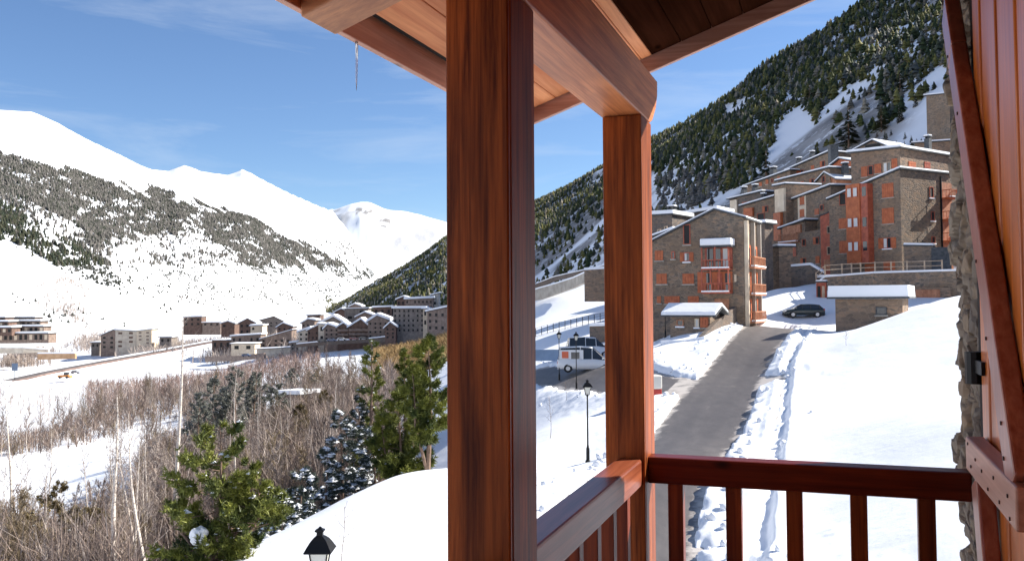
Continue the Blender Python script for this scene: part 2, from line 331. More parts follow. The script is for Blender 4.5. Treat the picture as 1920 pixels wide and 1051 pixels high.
aa = np.r_[np.linspace(-180, -34, 90)[:-1], np.linspace(-34, 34, 640)[:-1], np.linspace(34, 180, 91)[:-1]]
AA, RR = np.meshgrid(np.radians(aa), rr, indexing='ij'); X = np.sin(AA) * RR; Yg = np.cos(AA) * RR
Z = H(X.ravel(), Yg.ravel()); na, nr_ = X.shape
idx = np.arange(na * nr_).reshape(na, nr_); i2 = np.roll(idx, -1, 0)
Fc = np.stack([idx[:, :-1], idx[:, 1:], i2[:, 1:], i2[:, :-1]], -1).reshape(-1, 4)
me = npmesh('snow_ground', np.stack([X.ravel(), Yg.ravel(), Z], -1), Fc)
azv = np.degrees(AA.ravel()); rv_ = RR.ravel(); xv, yv = X.ravel(), Yg.ravel(); inR = (rv_ > ip(azv, FOOT_R, 1) * 1.03) & (rv_ < ip(azv, RID_R, 1)) & (azv > -11)
bare = np.where(inR, sst(-.12, .22, fbm(xv / 38, yv / 38, 4)) * .9, 0.0)
inL = (rv_ > ip(azv, FOOT_L, 1)) & (rv_ < ip(azv, RID_L, 1) * .97) & (azv < -6); lo = np.clip((Z + 60) / 260, 0, 1)
bare = np.maximum(bare, np.where(inL, sst(.08, .3, fbm(xv / 120 + yv / 300, yv / 40, 4)) * (1 - sst(140, 420, Z)) * .5, 0)); bare = np.maximum(bare, np.where((rv_ > 6800) & (azv > -20) & (azv < 5), sst(.1, .3, fbm(xv / 260, yv / 260, 4)) * .55, 0))
pvx, pvy = proj(xv, yv, Z); bare = np.maximum(bare, np.where((rv_ > 6800) & (yv > 0) & inpoly(pvx + fbm(xv / 200, yv / 200, 3) * 14, pvy, [(655, 386), (690, 388), (745, 414), (730, 430), (685, 414)]), sst(-.12, .12, fbm(xv / 45, yv / 90, 4)) * .95, 0))
ba = me.attributes.new('bare', 'FLOAT', 'POINT'); ba.data.foreach_set('value', bare.astype(np.float32))
gm = mat('ground_snow_and_rock', (.86, .875, .9), .8, spec=.2); n = N(gm)
geo = n.n('ShaderNodeNewGeometry'); sp = n.n('ShaderNodeSeparateXYZ'); n.t.links.new(geo.outputs['Normal'], sp.inputs[0])
v = n.coord('Object', (.012, .012, .03)); nn_ = n.noise(v, 1.0, 10, .72)
ad = n.n('ShaderNodeMath', operation='MULTIPLY_ADD'); n.t.links.new(nn_, ad.inputs[0]); ad.inputs[1].default_value = -.55; n.t.links.new(sp.outputs['Z'], ad.inputs[2])
fac = n.ramp(ad.outputs[0], [(.22, (1, 1, 1)), (.30, (0, 0, 0))])
at0 = n.n('ShaderNodeAttribute', attribute_name='bare'); br = n.n('ShaderNodeMath', operation='MULTIPLY'); n.t.links.new(at0.outputs['Fac'], br.inputs[0]); n.t.links.new(n.ramp(n.noise(n.coord('Object', (.16, .16, .10)), 1.0, 9, .78), [(.36, (0, 0, 0)), (.46, (1, 1, 1))]), br.inputs[1])
mxf = n.n('ShaderNodeMath', operation='MAXIMUM'); n.t.links.new(fac, mxf.inputs[0]); n.t.links.new(br.outputs[0], mxf.inputs[1]); fac = mxf.outputs[0]
rock = n.ramp(n.noise(n.coord('Object', (.05, .05, .15)), 1, 6, .7), [(.35, (.10, .095, .09)), (.65, (.26, .235, .215))])
n.base(n.mix(fac, (.87, .885, .905), rock))
b1 = n.noise(n.coord('Object', (1.2, 1.2, 1.2)), 1.0, 7, .6); n.bump(b1, .25, .15)
g = link('ground', me, gm, None, True); tag(g, None, None, None, 'structure')
# asphalt roads ---------------------------------------------------------
am = mat('wet_asphalt', (.06, .055, .052), .55, spec=.35); n = N(am); v = n.coord('Object')
c = n.ramp(n.noise(n.coord('Object', (1.6, .5, 1)), 1.1, 7, .7), [(.3, (.10, .09, .084)), (.7, (.165, .146, .135))])
sn = n.ramp(n.noise(n.coord('Object', (.35, .16, .3)), 1.6, 8, .72, 1.0), [(.60, (0, 0, 0)), (.80, (.45, .45, .45))])
ed = n.n('ShaderNodeAttribute', attribute_name='edge'); e1 = n.n('ShaderNodeMath', operation='MULTIPLY_ADD'); n.t.links.new(n.noise(n.coord('Object', (.9, .9, .9)), 1.0, 7, .7), e1.inputs[0]); e1.inputs[1].default_value = 1.3; n.t.links.new(ed.outputs['Fac'], e1.inputs[2])
tr = n.n('ShaderNodeAttribute', attribute_name='track'); c = n.mix(tr.outputs['Fac'], c, (.10, .09, .085)); slm = n.n('ShaderNodeMapRange'); slm.inputs['From Min'].default_value = 1.12; slm.inputs['From Max'].default_value = 1.4; n.t.links.new(e1.outputs[0], slm.inputs['Value']); c = n.mix(slm.outputs[0], c, (.55, .50, .45))
n.base(n.mix(sn, c, (.40, .35, .30))); n.bump(n.noise(v, 30, 3, .6), .2, .02)
def road_mesh(name, L, w, dz):
    V = []; K = 25; t = np.gradient(L, axis=0); t /= np.hypot(t[:, 0], t[:, 1])[:, None]; nx = np.stack([t[:, 1], -t[:, 0]], 1)
    for k in range(K):
        q = L + nx * ((k / (K - 1) - .5) * w); V.append(np.stack([q[:, 0], q[:, 1], base(q[:, 0], q[:, 1]) + dz], -1))
    V = np.stack(V, 1); a, b = V.shape[:2]; ix = np.arange(a * b).reshape(a, b)
    Fq = np.stack([ix[:-1, :-1], ix[:-1, 1:], ix[1:, 1:], ix[1:, :-1]], -1).reshape(-1, 4)
    mm = npmesh(name, V.reshape(-1, 3), Fq); off = np.abs(np.linspace(-w / 2, w / 2, K)); e_ = np.tile(sst(1.2, 2.6, off) * .75, a); tk = np.tile(np.exp(-((off - .8) / .28) ** 2) * .55, a)
    for nm_, v_ in (('edge', e_), ('track', tk)): mm.attributes.new(nm_, 'FLOAT', 'POINT').data.foreach_set('value', v_.astype(np.float32))
    o = link(name, mm, am, None, True); tag(o, None, None, None, 'structure'); return o
road_mesh('road', ROAD, 7.6, 0.0); road_mesh('side_road', ROAD2, 7.6, -.006)
# ------------------------------------------------------------------ forests on the slopes
def sample(n, a0, a1, r0, r1):
    a = np.radians(rng.uniform(a0, a1, n)); r = np.sqrt(rng.uniform(r0 * r0, r1 * r1, n)); return np.sin(a) * r, np.cos(a) * r
def cone_template(tiers, k, seed, jag=.35):
    g = np.random.default_rng(seed); V = []; Fq = []
    for t in range(tiers):
        z0 = .06 + .84 * t / tiers; z1 = min(1.0, z0 + 1.25 / tiers + .05); r0 = (1 - t / tiers) ** .7; b = len(V)
        for j in range(k):
            a = 2 * math.pi * (j + g.uniform(-.3, .3)) / k; q = r0 * g.uniform(1 - jag, 1 + jag * .5); V.append((math.cos(a) * q, math.sin(a) * q, z0 + g.uniform(-.05, .05)))
        V.append((g.uniform(-.05, .05), g.uniform(-.05, .05), z1))
        Fq += [(b + j, b + (j + 1) % k, b + k) for j in range(k)]
    return np.array(V), np.array(Fq)
def scatter(name, temps, x, y, z, h, w, tint, mtl, label, cat, group=None):
    Vs = []; Fs = []; Cs = []; off = 0; pick = rng.integers(0, len(temps), len(x)); rot = rng.uniform(0, 6.28, len(x))
    for i, (T, Q) in enumerate(temps):
        s = pick == i; m = s.sum()
        if not m: continue
        c, sn = np.cos(rot[s])[:, None], np.sin(rot[s])[:, None]; tx, ty, tz = T[:, 0][None], T[:, 1][None], T[:, 2][None]
        V = np.stack([x[s][:, None] + (tx * c - ty * sn) * w[s][:, None], y[s][:, None] + (tx * sn + ty * c) * w[s][:, None], z[s][:, None] + tz * h[s][:, None]], -1)
        Vs.append(V.reshape(-1, 3)); Fs.append((Q[None] + (np.arange(m) * len(T))[:, None, None]).reshape(-1, 3) + off); off += m * len(T)
        Cs.append(np.repeat(tint[s], len(T), 0))
    me = npmesh(name, np.concatenate(Vs), np.concatenate(Fs)); ca = me.color_attributes.new('tint', 'FLOAT_COLOR', 'POINT')
    C_ = np.concatenate(Cs); ca.data.foreach_set('color', np.c_[C_, np.ones(len(C_))].astype(np.float32).ravel())
    o = link(name, me, mtl); tag(o, label, cat, group, 'stuff'); return o
fm = mat('conifer_foliage_tinted', (.05, .06, .03), .75, spec=.2); n = N(fm); at_ = n.n('ShaderNodeAttribute', attribute_name='tint')
n.base(n.mix(n.ramp(n.noise(n.coord('Object'), 1.4, 4, .7), [(.4, (0, 0, 0)), (.7, (.3, .3, .3))]), at_.outputs['Color'], (.012, .016, .010), 'MIX'))
# right hill
CLEAR = [[(1405, 345), (1440, 285), (1470, 225), (1515, 195), (1530, 240), (1520, 310), (1470, 335), (1360, 392), (1240, 400), (1330, 372)],
         [(1530, 215), (1570, 165), (1640, 140), (1650, 190), (1600, 290), (1530, 320)], [(1345, 205), (1420, 178), (1400, 212), (1365, 222)],
         [(1690, 155), (1770, 120), (1775, 270), (1600, 285), (1640, 240), (1680, 235)], [(1465, 180), (1500, 165), (1485, 195)]]
def dens_R(px, py, x, y):
    d = np.full(px.shape, .84); nz = fbm(x / 70, y / 70, 3); d = d * np.clip(.85 + nz * 1.9, .22, 1)
    j = px + fbm(x / 25, y / 25, 3) * 22; k = py + fbm(x / 25 + 40, y / 25, 3) * 14
    for q, v in zip(CLEAR, (.006, .09, .08, .10, .10)): d = np.where(inpoly(j, k, q), v, d)
    d = np.where((px < 860) & (py > 500), d * .6, d)
    return d
x, y = sample(110000, -11.5, 34, 190, 2300); z = H(x, y); az = np.degrees(np.arctan2(x, y)); r = np.hypot(x, y)
ok = (r > ip(az, FOOT_R, 1) * 1.0) & (r < ip(az, RID_R, 1) * 1.02)
ok &= rng.random(len(x)) < np.where(r < 1300, 1, .62)
x, y, z, r, az = x[ok], y[ok], z[ok], r[ok], az[ok]; px, py = proj(x, y, z)
ok = rng.random(len(x)) < dens_R(px, py, x, y); x, y, z, r, px, py = [q[ok] for q in (x, y, z, r, px, py)]
xn, yn = sample(56000, 9, 34, 190, 950); zn = H(xn, yn); an = np.degrees(np.arctan2(xn, yn)); rn = np.hypot(xn, yn); pn, qn = proj(xn, yn, zn); ok = (rn > ip(an, FOOT_R, 1)) & (rn < ip(an, RID_R, 1)) & (rng.random(len(xn)) < dens_R(pn, qn, xn, yn))
x, y, z, r, px, py = [np.r_[a, b[ok]] for a, b in zip((x, y, z, r, px, py), (xn, yn, zn, rn, pn, qn))]
x4, y4 = sample(16000, -11.5, -2, 1200, 3600); z4 = H(x4, y4); a4 = np.degrees(np.arctan2(x4, y4)); r4 = np.hypot(x4, y4); ok = (r4 > ip(a4, FOOT_R, 1)) & (r4 < ip(a4, RID_R, 1) * 1.02)
x4, y4, z4, r4 = x4[ok], y4[ok], z4[ok], r4[ok]; p4, q4 = proj(x4, y4, z4)
x, y, z, r, px, py = [np.r_[a, b] for a, b in zip((x, y, z, r, px, py), (x4, y4, z4, r4, p4, q4))]
h = rng.uniform(2.6, 9.0, len(x)) * np.clip(r / 900, .42, 1.12); h = np.where((r < 480) & (rng.random(len(x)) < .15), h * 1.6, h); w = h * rng.uniform(.22, .36, len(x)) + .45
pal = np.array([(.035, .048, .018), (.075, .08, .022), (.15, .135, .04), (.045, .052, .03), (.22, .19, .14), (.10, .105, .09)])
pr = rng.choice(6, len(x), p=[.20, .22, .20, .12, .15, .11]); tint = pal[pr] * rng.uniform(.85, 1.55, (len(x), 1))
# the frosted, half-bare belt just above the houses
fr = (py > 330) & (px > 1225) & (px < 1350) & (rng.random(len(x)) < .6); tint[fr] = np.array((.19, .17, .145)) * rng.uniform(.7, 1.3, (fr.sum(), 1))
z = z - .4
vis = (px > 990) & (px < 1800); ordr = np.argsort(np.where(vis, r, 1e9)); near = ordr[:300]; rest = np.setdiff1d(np.arange(len(x)), near)
temps = [cone_template(4, 6, s, .55) for s in range(6)]
scatter('hillside_forest', temps, x[rest], y[rest], z[rest], h[rest], w[rest], tint[rest], fm, 'dense dark conifer forest covering the steep hill behind the stone houses', 'forest')
def hill_conifer(seed, mt):
    g = random.Random(seed); mb = MB(); mb.tube([(0, 0, 0), (0, 0, 1)], [.022, .006], 5, 1)
    for i in range(26):
        t = i / 26; zc = .1 + .86 * t; rad = .24 * (1 - t) ** .8 + .015; k = 7
        for j in range(k):
            a = g.uniform(0, 6.28); q = rad * g.uniform(.6, 1.15); da = g.uniform(.25, .5); dz = g.uniform(-.03, .02)
            mb.add([(0, 0, zc + .03), (math.cos(a - da) * q * .8, math.sin(a - da) * q * .8, zc + dz), (math.cos(a) * q, math.sin(a) * q, zc + dz - .02), (math.cos(a + da) * q * .8, math.sin(a + da) * q * .8, zc + dz)], [(0, 1, 2), (0, 2, 3)], 2 if g.random() < .07 else 0)
    me = bpy.data.meshes.new('hillside_conifer'); me.from_pydata(mb.v, [], mb.f); me.polygons.foreach_set('material_index', mb.m)
    for q in (mt, M['bark'], M['snow']): me.materials.append(q)
    return me
hm = [noisy('hill_needles_%s' % a, b, c, 3, .7) for a, b, c in (('dark', (.018, .028, .010), (.05, .06, .02)), ('olive', (.035, .045, .012), (.10, .10, .025)), ('brown', (.11, .085, .06), (.2, .16, .12)))]
hms = [hill_conifer(s, hm[s % 3 if s != 5 else 0]) for s in range(6)]
for i in near:
    hk = int(rng.choice([0, 1, 3, 4, 2, 0, 1])); o = bpy.data.objects.new('hillside_conifer', hms[hk]); S.collection.objects.link(o); o.location = (x[i], y[i], z[i]); s_ = h[i]
    o.scale = (s_, s_, s_); o.rotation_euler = (0, 0, rng.uniform(0, 6))
    reg = 'seen between the two posts' if px[i] < 1135 else ('above the gabled stone house' if px[i] < 1400 else ('above the stepped stone houses' if px[i] < 1590 else 'above the tall apartment block')); cl = ('dark green', 'olive green', 'brown half bare')[hk % 3]
    tag(o, cl + ' conifer on the lower hillside ' + reg, 'tree', cl + ' conifers ' + reg)
# left massif
BELT = [(-300, 250), (0, 275), (60, 300), (120, 318), (230, 348), (300, 365), (420, 398), (520, 432), (600, 470), (670, 505), (712, 528), (660, 524), (600, 512), (545, 500), (500, 512), (450, 500), (420, 470), (340, 440), (250, 440), (215, 450), (190, 470), (235, 545), (195, 540), (110, 510), (0, 455), (-300, 440)]
def dens_L(px, py, x, y):
    j = px + fbm(x / 160, y / 160, 4) * 45; k = py + fbm(x / 160 + 40, y / 160, 4) * 24
    d = np.where(inpoly(j, k, BELT), .72, 0.0); st = fbm((px + py * 1.1) / 22, (py - px * .42) / 9, 3); d = d * np.clip(.85 + st * 2.3, .16, 1)
    d = np.where(inpoly(j, k, [(180, 430), (330, 425), (470, 500), (640, 512), (690, 530), (600, 575), (400, 560), (230, 560)]) & (d == 0), .17 * np.clip(.2 + 3.2 * st, 0, 1), d)
    d = np.where((py > 450) & (py < 620) & (d == 0), .03 * np.clip(.3 + 5 * fbm(x / 90, y / 90, 3), 0, 2), d)
    gap = inpoly(j, k, [(0, 350), (120, 430), (150, 470), (100, 445), (0, 375)]) ; d = np.where(gap, .1, d)
    return d
x, y = sample(400000, -36, -6, 800, 5600); xb, yb = sample(60000, -36, -12, 800, 2600); x = np.r_[x, xb]; y = np.r_[y, yb]; z = H(x, y); az = np.degrees(np.arctan2(x, y)); r = np.hypot(x, y)
ok = (r > ip(az, FOOT_L, 1)) & (r < ip(az, RID_L, 1)); x, y, z, r = x[ok], y[ok], z[ok], r[ok]; px, py = proj(x, y, z)
ok = rng.random(len(x)) < dens_L(px, py, x, y); x, y, z, r, px, py = [q[ok] for q in (x, y, z, r, px, py)]
low = inpoly(px + fbm(x / 100, y / 100, 3) * 30, py, [(-300, 340), (0, 375), (90, 430), (160, 460), (245, 560), (180, 560), (100, 520), (-300, 470)]) | (py > 500)
h = rng.uniform(5, 11.5, len(x)) * np.clip(r / 2600, .8, 1.35); w = h * rng.uniform(.26, .42, len(x))
palL = np.array([(.15, .138, .122), (.095, .092, .08), (.045, .052, .036), (.20, .182, .165)]); tint = palL[rng.choice(4, len(x), p=[.35, .27, .2, .18])]
pal2 = np.array([(.035, .045, .028), (.06, .062, .035), (.11, .10, .085)]); tint[low] = pal2[rng.choice(3, low.sum(), p=[.5, .35, .15])]; iso = py > 500; h[iso] *= .5; w[iso] *= .85; tint[iso] = tint[iso] * .6 + .03
tint = tint * rng.uniform(.75, 1.25, (len(x), 1))
scatter('mountain_forest', [cone_template(2, 5, s, .6) for s in range(5)], x, y, z - .3, h, w, tint, fm, 'grey and dark green tree belt across the snowy mountain flank on the left', 'forest')
# ------------------------------------------------------------------ the balcony (u to the right, v away, turned 19.25 degrees)
TH = R(19.25)
def W(u, v): return Vector((u * math.cos(TH) + v * math.sin(TH), -u * math.sin(TH) + v * math.cos(TH), 0))
def bt(name, label, cat, u=0, v=0, z=0, group=None): w = W(u, v); return thing(name, label, cat, (w.x, w.y, z), -TH, group)
FZ = -1.62      # balcony floor
for (v0, v1, lab) in ((2.005, 2.21, 'thick nearer red brown varnished post rising through the middle of the view'), (3.60, 3.815, 'farther varnished corner post where the two handrails meet')):
    t = bt('balcony_post', lab, 'post', -.787, (v0 + v1) / 2, FZ, 'square timber posts of the balcony'); d = v1 - v0
    MB().b2((-.079, -d / 2, 0), (.079, -d / 2 + .016, .744 - FZ)).build('front_timber', M['post'], t, .004)
    MB().b2((-.079, -d / 2 + .0185, 0), (.079, d / 2, .744 - FZ)).build('rear_timber', M['post'], t, .006)
# top beam with a shaped end
t = bt('roof_beam', 'long varnished beam lying on both posts with a rounded outer end', 'beam', -.79, 0, .744)
prof = [(-1.6, .002), (3.80, .002), (3.85, .02), (3.93, .085), (3.97, .15), (3.975, .216), (-1.6, .216)]
mb = MB(); mb.prism([(-.086, a, b) for a, b in prof], (.169, 0, 0)); mb.build('beam_timber', M['beam'], t, .006)
# railings
t = bt('front_railing', 'dark varnished balcony railing running from the corner post to the stone wall', 'railing', 0, 3.71, FZ)
MB().b2((-.712, -.05, -.622 - FZ - .105), (.46, .045, -.622 - FZ)).build('handrail', M['rail_x'], t, .008)
MB().b2((-.706, -.035, .10), (.46, .035, .17)).build('bottom_rail', M['rail_x'], t, .005)
for u in (-.603, -.378, -.152, .078, .310): MB().b2((u - .030, -.034, .1695), (u + .030, .021, -.622 - FZ - .1045)).build('baluster', M['bal'], t, .003)
t = bt('side_railing', 'varnished balcony railing running away beside the left edge to the corner post', 'railing', -.77, 0, FZ)
for v0, v1 in ((2.213, 3.597), (-1.4, 2.002)):
    MB().b2((-.048, v0, -.622 - FZ - .105), (.05, v1, -.622 - FZ)).build('handrail', M['rail_y'], t, .008)
    MB().b2((-.035, v0, .10), (.035, v1, .17)).build('bottom_rail', M['rail_y'], t, .005)
for v in (3.44, 3.21, 2.98, 2.75, 2.52, 2.30, 1.8, 1.57, 1.34, 1.11, .88, .65, .42): MB().b2((-.024, v - .026, .1695), (.03, v + .026, -.622 - FZ - .1045)).build('baluster', M['bal'], t, .003)
# roof: sloped plane z = .93 + .352 (u + 1.457) from the eave up to the ridge
SL = .352; rot = Euler((0, -math.atan(SL), 0)).to_matrix(); cs = math.cos(math.atan(SL))
t = bt('balcony_roof', 'timber roof overhang with orange boards outside and inner boards painted dark as shade', 'roof', 0, 0, 0)
def slab(mb, u0, u1, v0, v1, dz0, dz1, m=0):
    f = lambda u: .93 + SL * (u + 1.457)
    mb.add([(u, v, f(u) + d) for d in (dz0, dz1) for v in (v0, v1) for u in (u0, u1)], [(0, 2, 3, 1), (4, 5, 7, 6), (0, 1, 5, 4), (2, 6, 7, 3), (0, 4, 6, 2), (1, 3, 7, 5)], m); return mb
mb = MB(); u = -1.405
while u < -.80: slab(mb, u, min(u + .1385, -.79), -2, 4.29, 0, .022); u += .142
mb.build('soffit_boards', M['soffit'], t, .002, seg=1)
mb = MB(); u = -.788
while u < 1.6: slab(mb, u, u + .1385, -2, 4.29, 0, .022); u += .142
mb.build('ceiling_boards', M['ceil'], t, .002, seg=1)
slab(MB(), -1.44, 1.6, -2, 4.28, .024, .10).build('roof_deck', M['gap'], t)  # near-black deck paints the shadow gap behind the eave board
slab(MB(), -1.52, 1.6, -2.05, 4.38, .102, .13).build('slate_covering', M['slate'], t)
slab(MB(), -1.49, 1.6, -2.0, 4.34, .132, .42).build('snow_cover', M['snow'], t, .05)
MB().b2((-1.487, -2, .862), (-1.460, 4.30, 1.018)).build('eave_fascia', M['fascia'], t, .003)
slab(MB(), -1.485, 1.6, 4.302, 4.332, -.072, .10).build('rake_board', M['rake'], t, .003)
slab(MB(), -1.455, -.2, 2.30, 2.50, -.095, -.001).build('rafter', M['rafter'], t, .006)
slab(MB(), -1.455, -.2, .3, .5, -.095, -.001).build('rafter', M['rafter'], t, .006)
# icicle under the eave
p = W(-1.474, 2.67); t = MB().tube([(p.x, p.y, .862), (p.x + .001, p.y, .80), (p.x, p.y, .74), (p.x, p.y, .70)], [.0055, .004, .003, .0008], 7).build('icicle', None, None, smooth=True)
im = mat('ice', (.9, .95, 1), .05); im.node_tree.nodes['Principled BSDF'].inputs['Transmission Weight'].default_value = .7; t.data.materials.append(im); tag(t, 'thin icicle hanging from the roof eave board against the blue sky', 'icicle')
# balcony floor and the house wall behind
t = bt('balcony_floor', 'wooden balcony floor inside the railings', 'floor', 0, 0, FZ); mb = MB(); u = -.86
while u < .45: mb.b2((u, -1.45, -.03), (u + .116, 3.8, 0)); u += .12
mb.build('floor_boards', M['brownwood'], t); MB().b2((-.86, -1.45, -.20), (.455, 3.8, -.032)).build('floor_frame', M['rail_x'], t)
# stone house wall on the right: displaced rubble face wrapping round the corner
def rubble(u, z, seed):      # worley relief in metres
    su, sz = .19, .105; a = u / su + 7.7 * seed; b = z / sz + .35 * np.sin(a * 1.3 + seed); best = np.full(a.shape, 9.0); sec = np.full(a.shape, 9.0); hh = np.zeros(a.shape); ia = np.floor(a).astype(int); ib = np.floor(b).astype(int)
    for i in (-1, 0, 1):
        for j in (-1, 0, 1):
            ca = ia + i; cb = ib + j; jx = _g[ca & 255, cb & 255]; jy = _g[(ca + 91) & 255, (cb + 37) & 255]; d = np.hypot(a - ca - jx, b - cb - jy)
            q = d < best; sec = np.where(q, best, np.minimum(sec, d)); hh = np.where(q, _g[(ca + 13) & 255, (cb + 201) & 255], hh); best = np.minimum(best, d)
    return sst(.01, .16, sec - best) * (.016 + hh * .040)
tw = bt('stone_house_wall', 'rough brown rubble stone wall of the house at the right edge beside the shutter', 'wall', .45, 0, 0)
zz = np.linspace(-2.6, 3.0, 420); s = np.linspace(-1.15, 1.0, 190)      # s<0 : side face (v = 4.17+s) ; s>0 : end face (u = .06+s)
SS, ZZ = np.meshgrid(s, zz, indexing='ij'); rel = rubble(SS + 3, ZZ + 5, 1) + fbm(SS * 9, ZZ * 9, 5) * .022
side = SS < 0; bigw = .02 * np.sin(ZZ * 2.1 + 1) + .018 * np.sin(ZZ * 5.3)
U = np.where(side, .055 - rel, .055 + SS - rel * .6 * np.exp(-SS * 12)); Vv = np.where(side, 4.11 + SS + rel * .9 * np.exp(SS * 9), 4.11 + rel) + bigw * np.exp(-np.abs(SS) * 4)
ix = np.arange(U.size).reshape(U.shape); Fq = np.stack([ix[:-1, :-1], ix[1:, :-1], ix[1:, 1:], ix[:-1, 1:]], -1).reshape(-1, 4)
link('stone_face', npmesh('stone_face', np.stack([U.ravel(), Vv.ravel(), ZZ.ravel()], -1), Fq), M['wallstone'], tw, True)
MB().b2((.056, -1.5, -9.5), (1.05, 2.97, 3)).b2((.056, 2.97, -9.5), (1.05, 4.05, -2.6)).b2((.12, 2.97, -2.6), (1.05, 4.02, 3)).b2((1.05, -1.5, -9.5), (4.5, 4.05, 3)).build('wall_core', M['wallstone'], tw)
MB().b2((-2.9, -1.8, -9.5), (.055, -1.5, 1.3)).build('rear_wall', M['post'], tw)
MB().b2((-1.31, -1.5, -9.5), (.055, 3.75, -3.2)).build('lower_storey_wall', M['wallstone'], tw)
# shutter leaf folded back against the wall
MB().b2((-.066, 2.745, -2.2), (-.006, 2.86, 2.6)).build('gap_shade_strip', M['gap'], tw)  # black strip standing in for the shaded gap between wall and shutter
t = bt('wooden_shutter', 'open red brown plank shutter with diagonal brace at the right edge', 'shutter', 0, 0, 0); u0 = .372; v = 2.735; k = 0
while v > .95: MB().b2((u0 + (.004 if k % 2 else 0), v - .114, -1.35), (u0 + .028, v, 1.75)).build('plank', M['plank'], t, .006); v -= .117; k += 1
def brace(v0, z0, v1, z1, wd, name, m):
    d = Vector((0, v1 - v0, z1 - z0)); L = d.length; ang = math.atan2(z1 - z0, v1 - v0); r_ = Euler((ang, 0, 0)).to_matrix()
    c = Vector((u0 - .0225, (v0 + v1) / 2, (z0 + z1) / 2)); return MB().box(c, (.041, L, wd), r_).build(name, m, t, .006)
brace(2.07, -.375, 2.86, .69, .105, 'brace', M['brace']); 
brace(2.86, .69, 2.99, .865, .105, 'brace', M['brace'])
brace(2.60, -.46, 2.12, -1.55, .10, 'brace', M['brace'])
lg = MB().b2((u0 - .047, 2.00, -.449), (u0 - .002, 2.70, -.362)).build('ledge', M['ledge'], t, .005)
MB().b2((u0 - .047, .98, -.449), (u0 - .002, 1.9, -.362)).build('ledge', M['ledge'], t, .005)
mb = MB()
for vv, zq in ((2.65, -.375), (2.52, -.395), (2.60, -.425), (2.42, -.405), (2.33, -.43), (2.25, -.39), (2.18, -.428), (2.08, -.395), (2.06, -.436)):
    mb.b2((u0 - .0495, vv - .0035, zq - .0035), (u0 - .046, vv + .0035, zq + .0035))
mb.build('nail_heads', M['nail'], lg)
mb = MB()
for vv, zq in ((2.9, .70), (2.72, .5), (2.45, .09), (2.33, -.09), (2.14, -.33), (2.16, -.26)): mb.b2((u0 - .0455, vv - .004, zq - .004), (u0 - .0425, vv + .004, zq + .004))
mb.build('nail_heads', M['nail'], t)
hg = MB().b2((u0 - .010, 2.66, -.20), (u0 - .001, 2.80, -.165)).tube([(u0 - .006, 2.80, -.232), (u0 - .006, 2.80, -.145)], .026, 12).b2((u0 - .015, 2.80, -.215), (u0 + .03, 2.92, -.160)).tube([(.40, 2.815, -.235), (.40, 2.815, -.14)], .014, 10).b2((.40, 2.80, -.22), (.50, 2.95, -.155)).build('hinge', M['iron'], t)
MB().b2((.40, 2.80, -.36), (.47, 2.93, -.33)).tube([(.395, 2.81, -.39), (.395, 2.81, -.30)], .009, 8).build('shutter_catch', M['iron'], t)
MB().b2((.402, .9, -1.4), (.448, 2.80, 1.8)).build('gap_shade_backing', M['gap'], t)  # black filler painting the shade between shutter leaf and wall

# ------------------------------------------------------------------ street lamps
def lamp_proto(label, loc, hgt, s=1.0):
    t = thing('street_lamp', label, 'street lamp', loc, 0, 'black lantern lamps along the snowy road')
    MB().lathe([(.11 * s, 0), (.11 * s, .12), (.075 * s, .16), (.07 * s, .7), (.05 * s, .76), (.036 * s, .9), (.030 * s, hgt - .78), (.05 * s, hgt - .76), (.03 * s, hgt - .70)], 12).build('pole', M['iron'], t)
    z = hgt - .70; f = MB()
    for k in range(4):
        a = math.pi / 4 + k * math.pi / 2; c, q = math.cos(a), math.sin(a); f.tube([(c * .11 * s, q * .11 * s, z), (c * .20 * s, q * .20 * s, z + .40)], .011 * s, 4)
        a2 = a + math.pi / 2; f.tube([(c * .11 * s, q * .11 * s, z + .01), (math.cos(a2) * .11 * s, math.sin(a2) * .11 * s, z + .01)], .011 * s, 4)
    f.lathe([(.03 * s, z - .02), (.15 * s, z)], 4, 0, (0, 0, 0), .5); f.build('lantern_frame', M['iron'], t)
    MB().lathe([(.10 * s, z + .015), (.185 * s, z + .385)], 4, 0, (0, 0, 0), .5).build('lantern_glass', M['lampglass'], t)
    MB().lathe([(.285 * s, z + .375), (.30 * s, z + .39), (.235 * s, z + .47), (.17 * s, z + .54), (.10 * s, z + .585), (.065 * s, z + .60), (.06 * s, z + .65), (.095 * s, z + .665), (.095 * s, z + .685), (.05 * s, z + .70), (.015 * s, z + .73)], 4, 0, (0, 0, 0), .5).build('lantern_roof', M['iron'], t)
    return t
p = P(600, 990, 13.6); gz = H1(p.x, p.y); lamp_proto('nearest black four sided lantern, only its head showing at the bottom of the view', (p.x, p.y, gz - .05), p.z - gz + .05, .96)
for a, top, Y, lab in ((1101, 712, 44, 'black lantern on a tall pole standing between the two posts above the foreground snow'), (1080, 622, 76, 'lantern lamp in front of the white van'), (1048, 620, 84, 'pale poled lantern lamp to the left of the white van'), (1247, 580, 92, 'lantern lamp at the left of the small stone hut with orange shutter'), (1401, 545, 98, 'slim lamp beside the road in front of the gabled house')):
    p = P(a, top, Y); gz = H1(p.x, p.y); lamp_proto(lab, (p.x, p.y, gz - .05), max(2.6, p.z - gz + .05), 1.15)
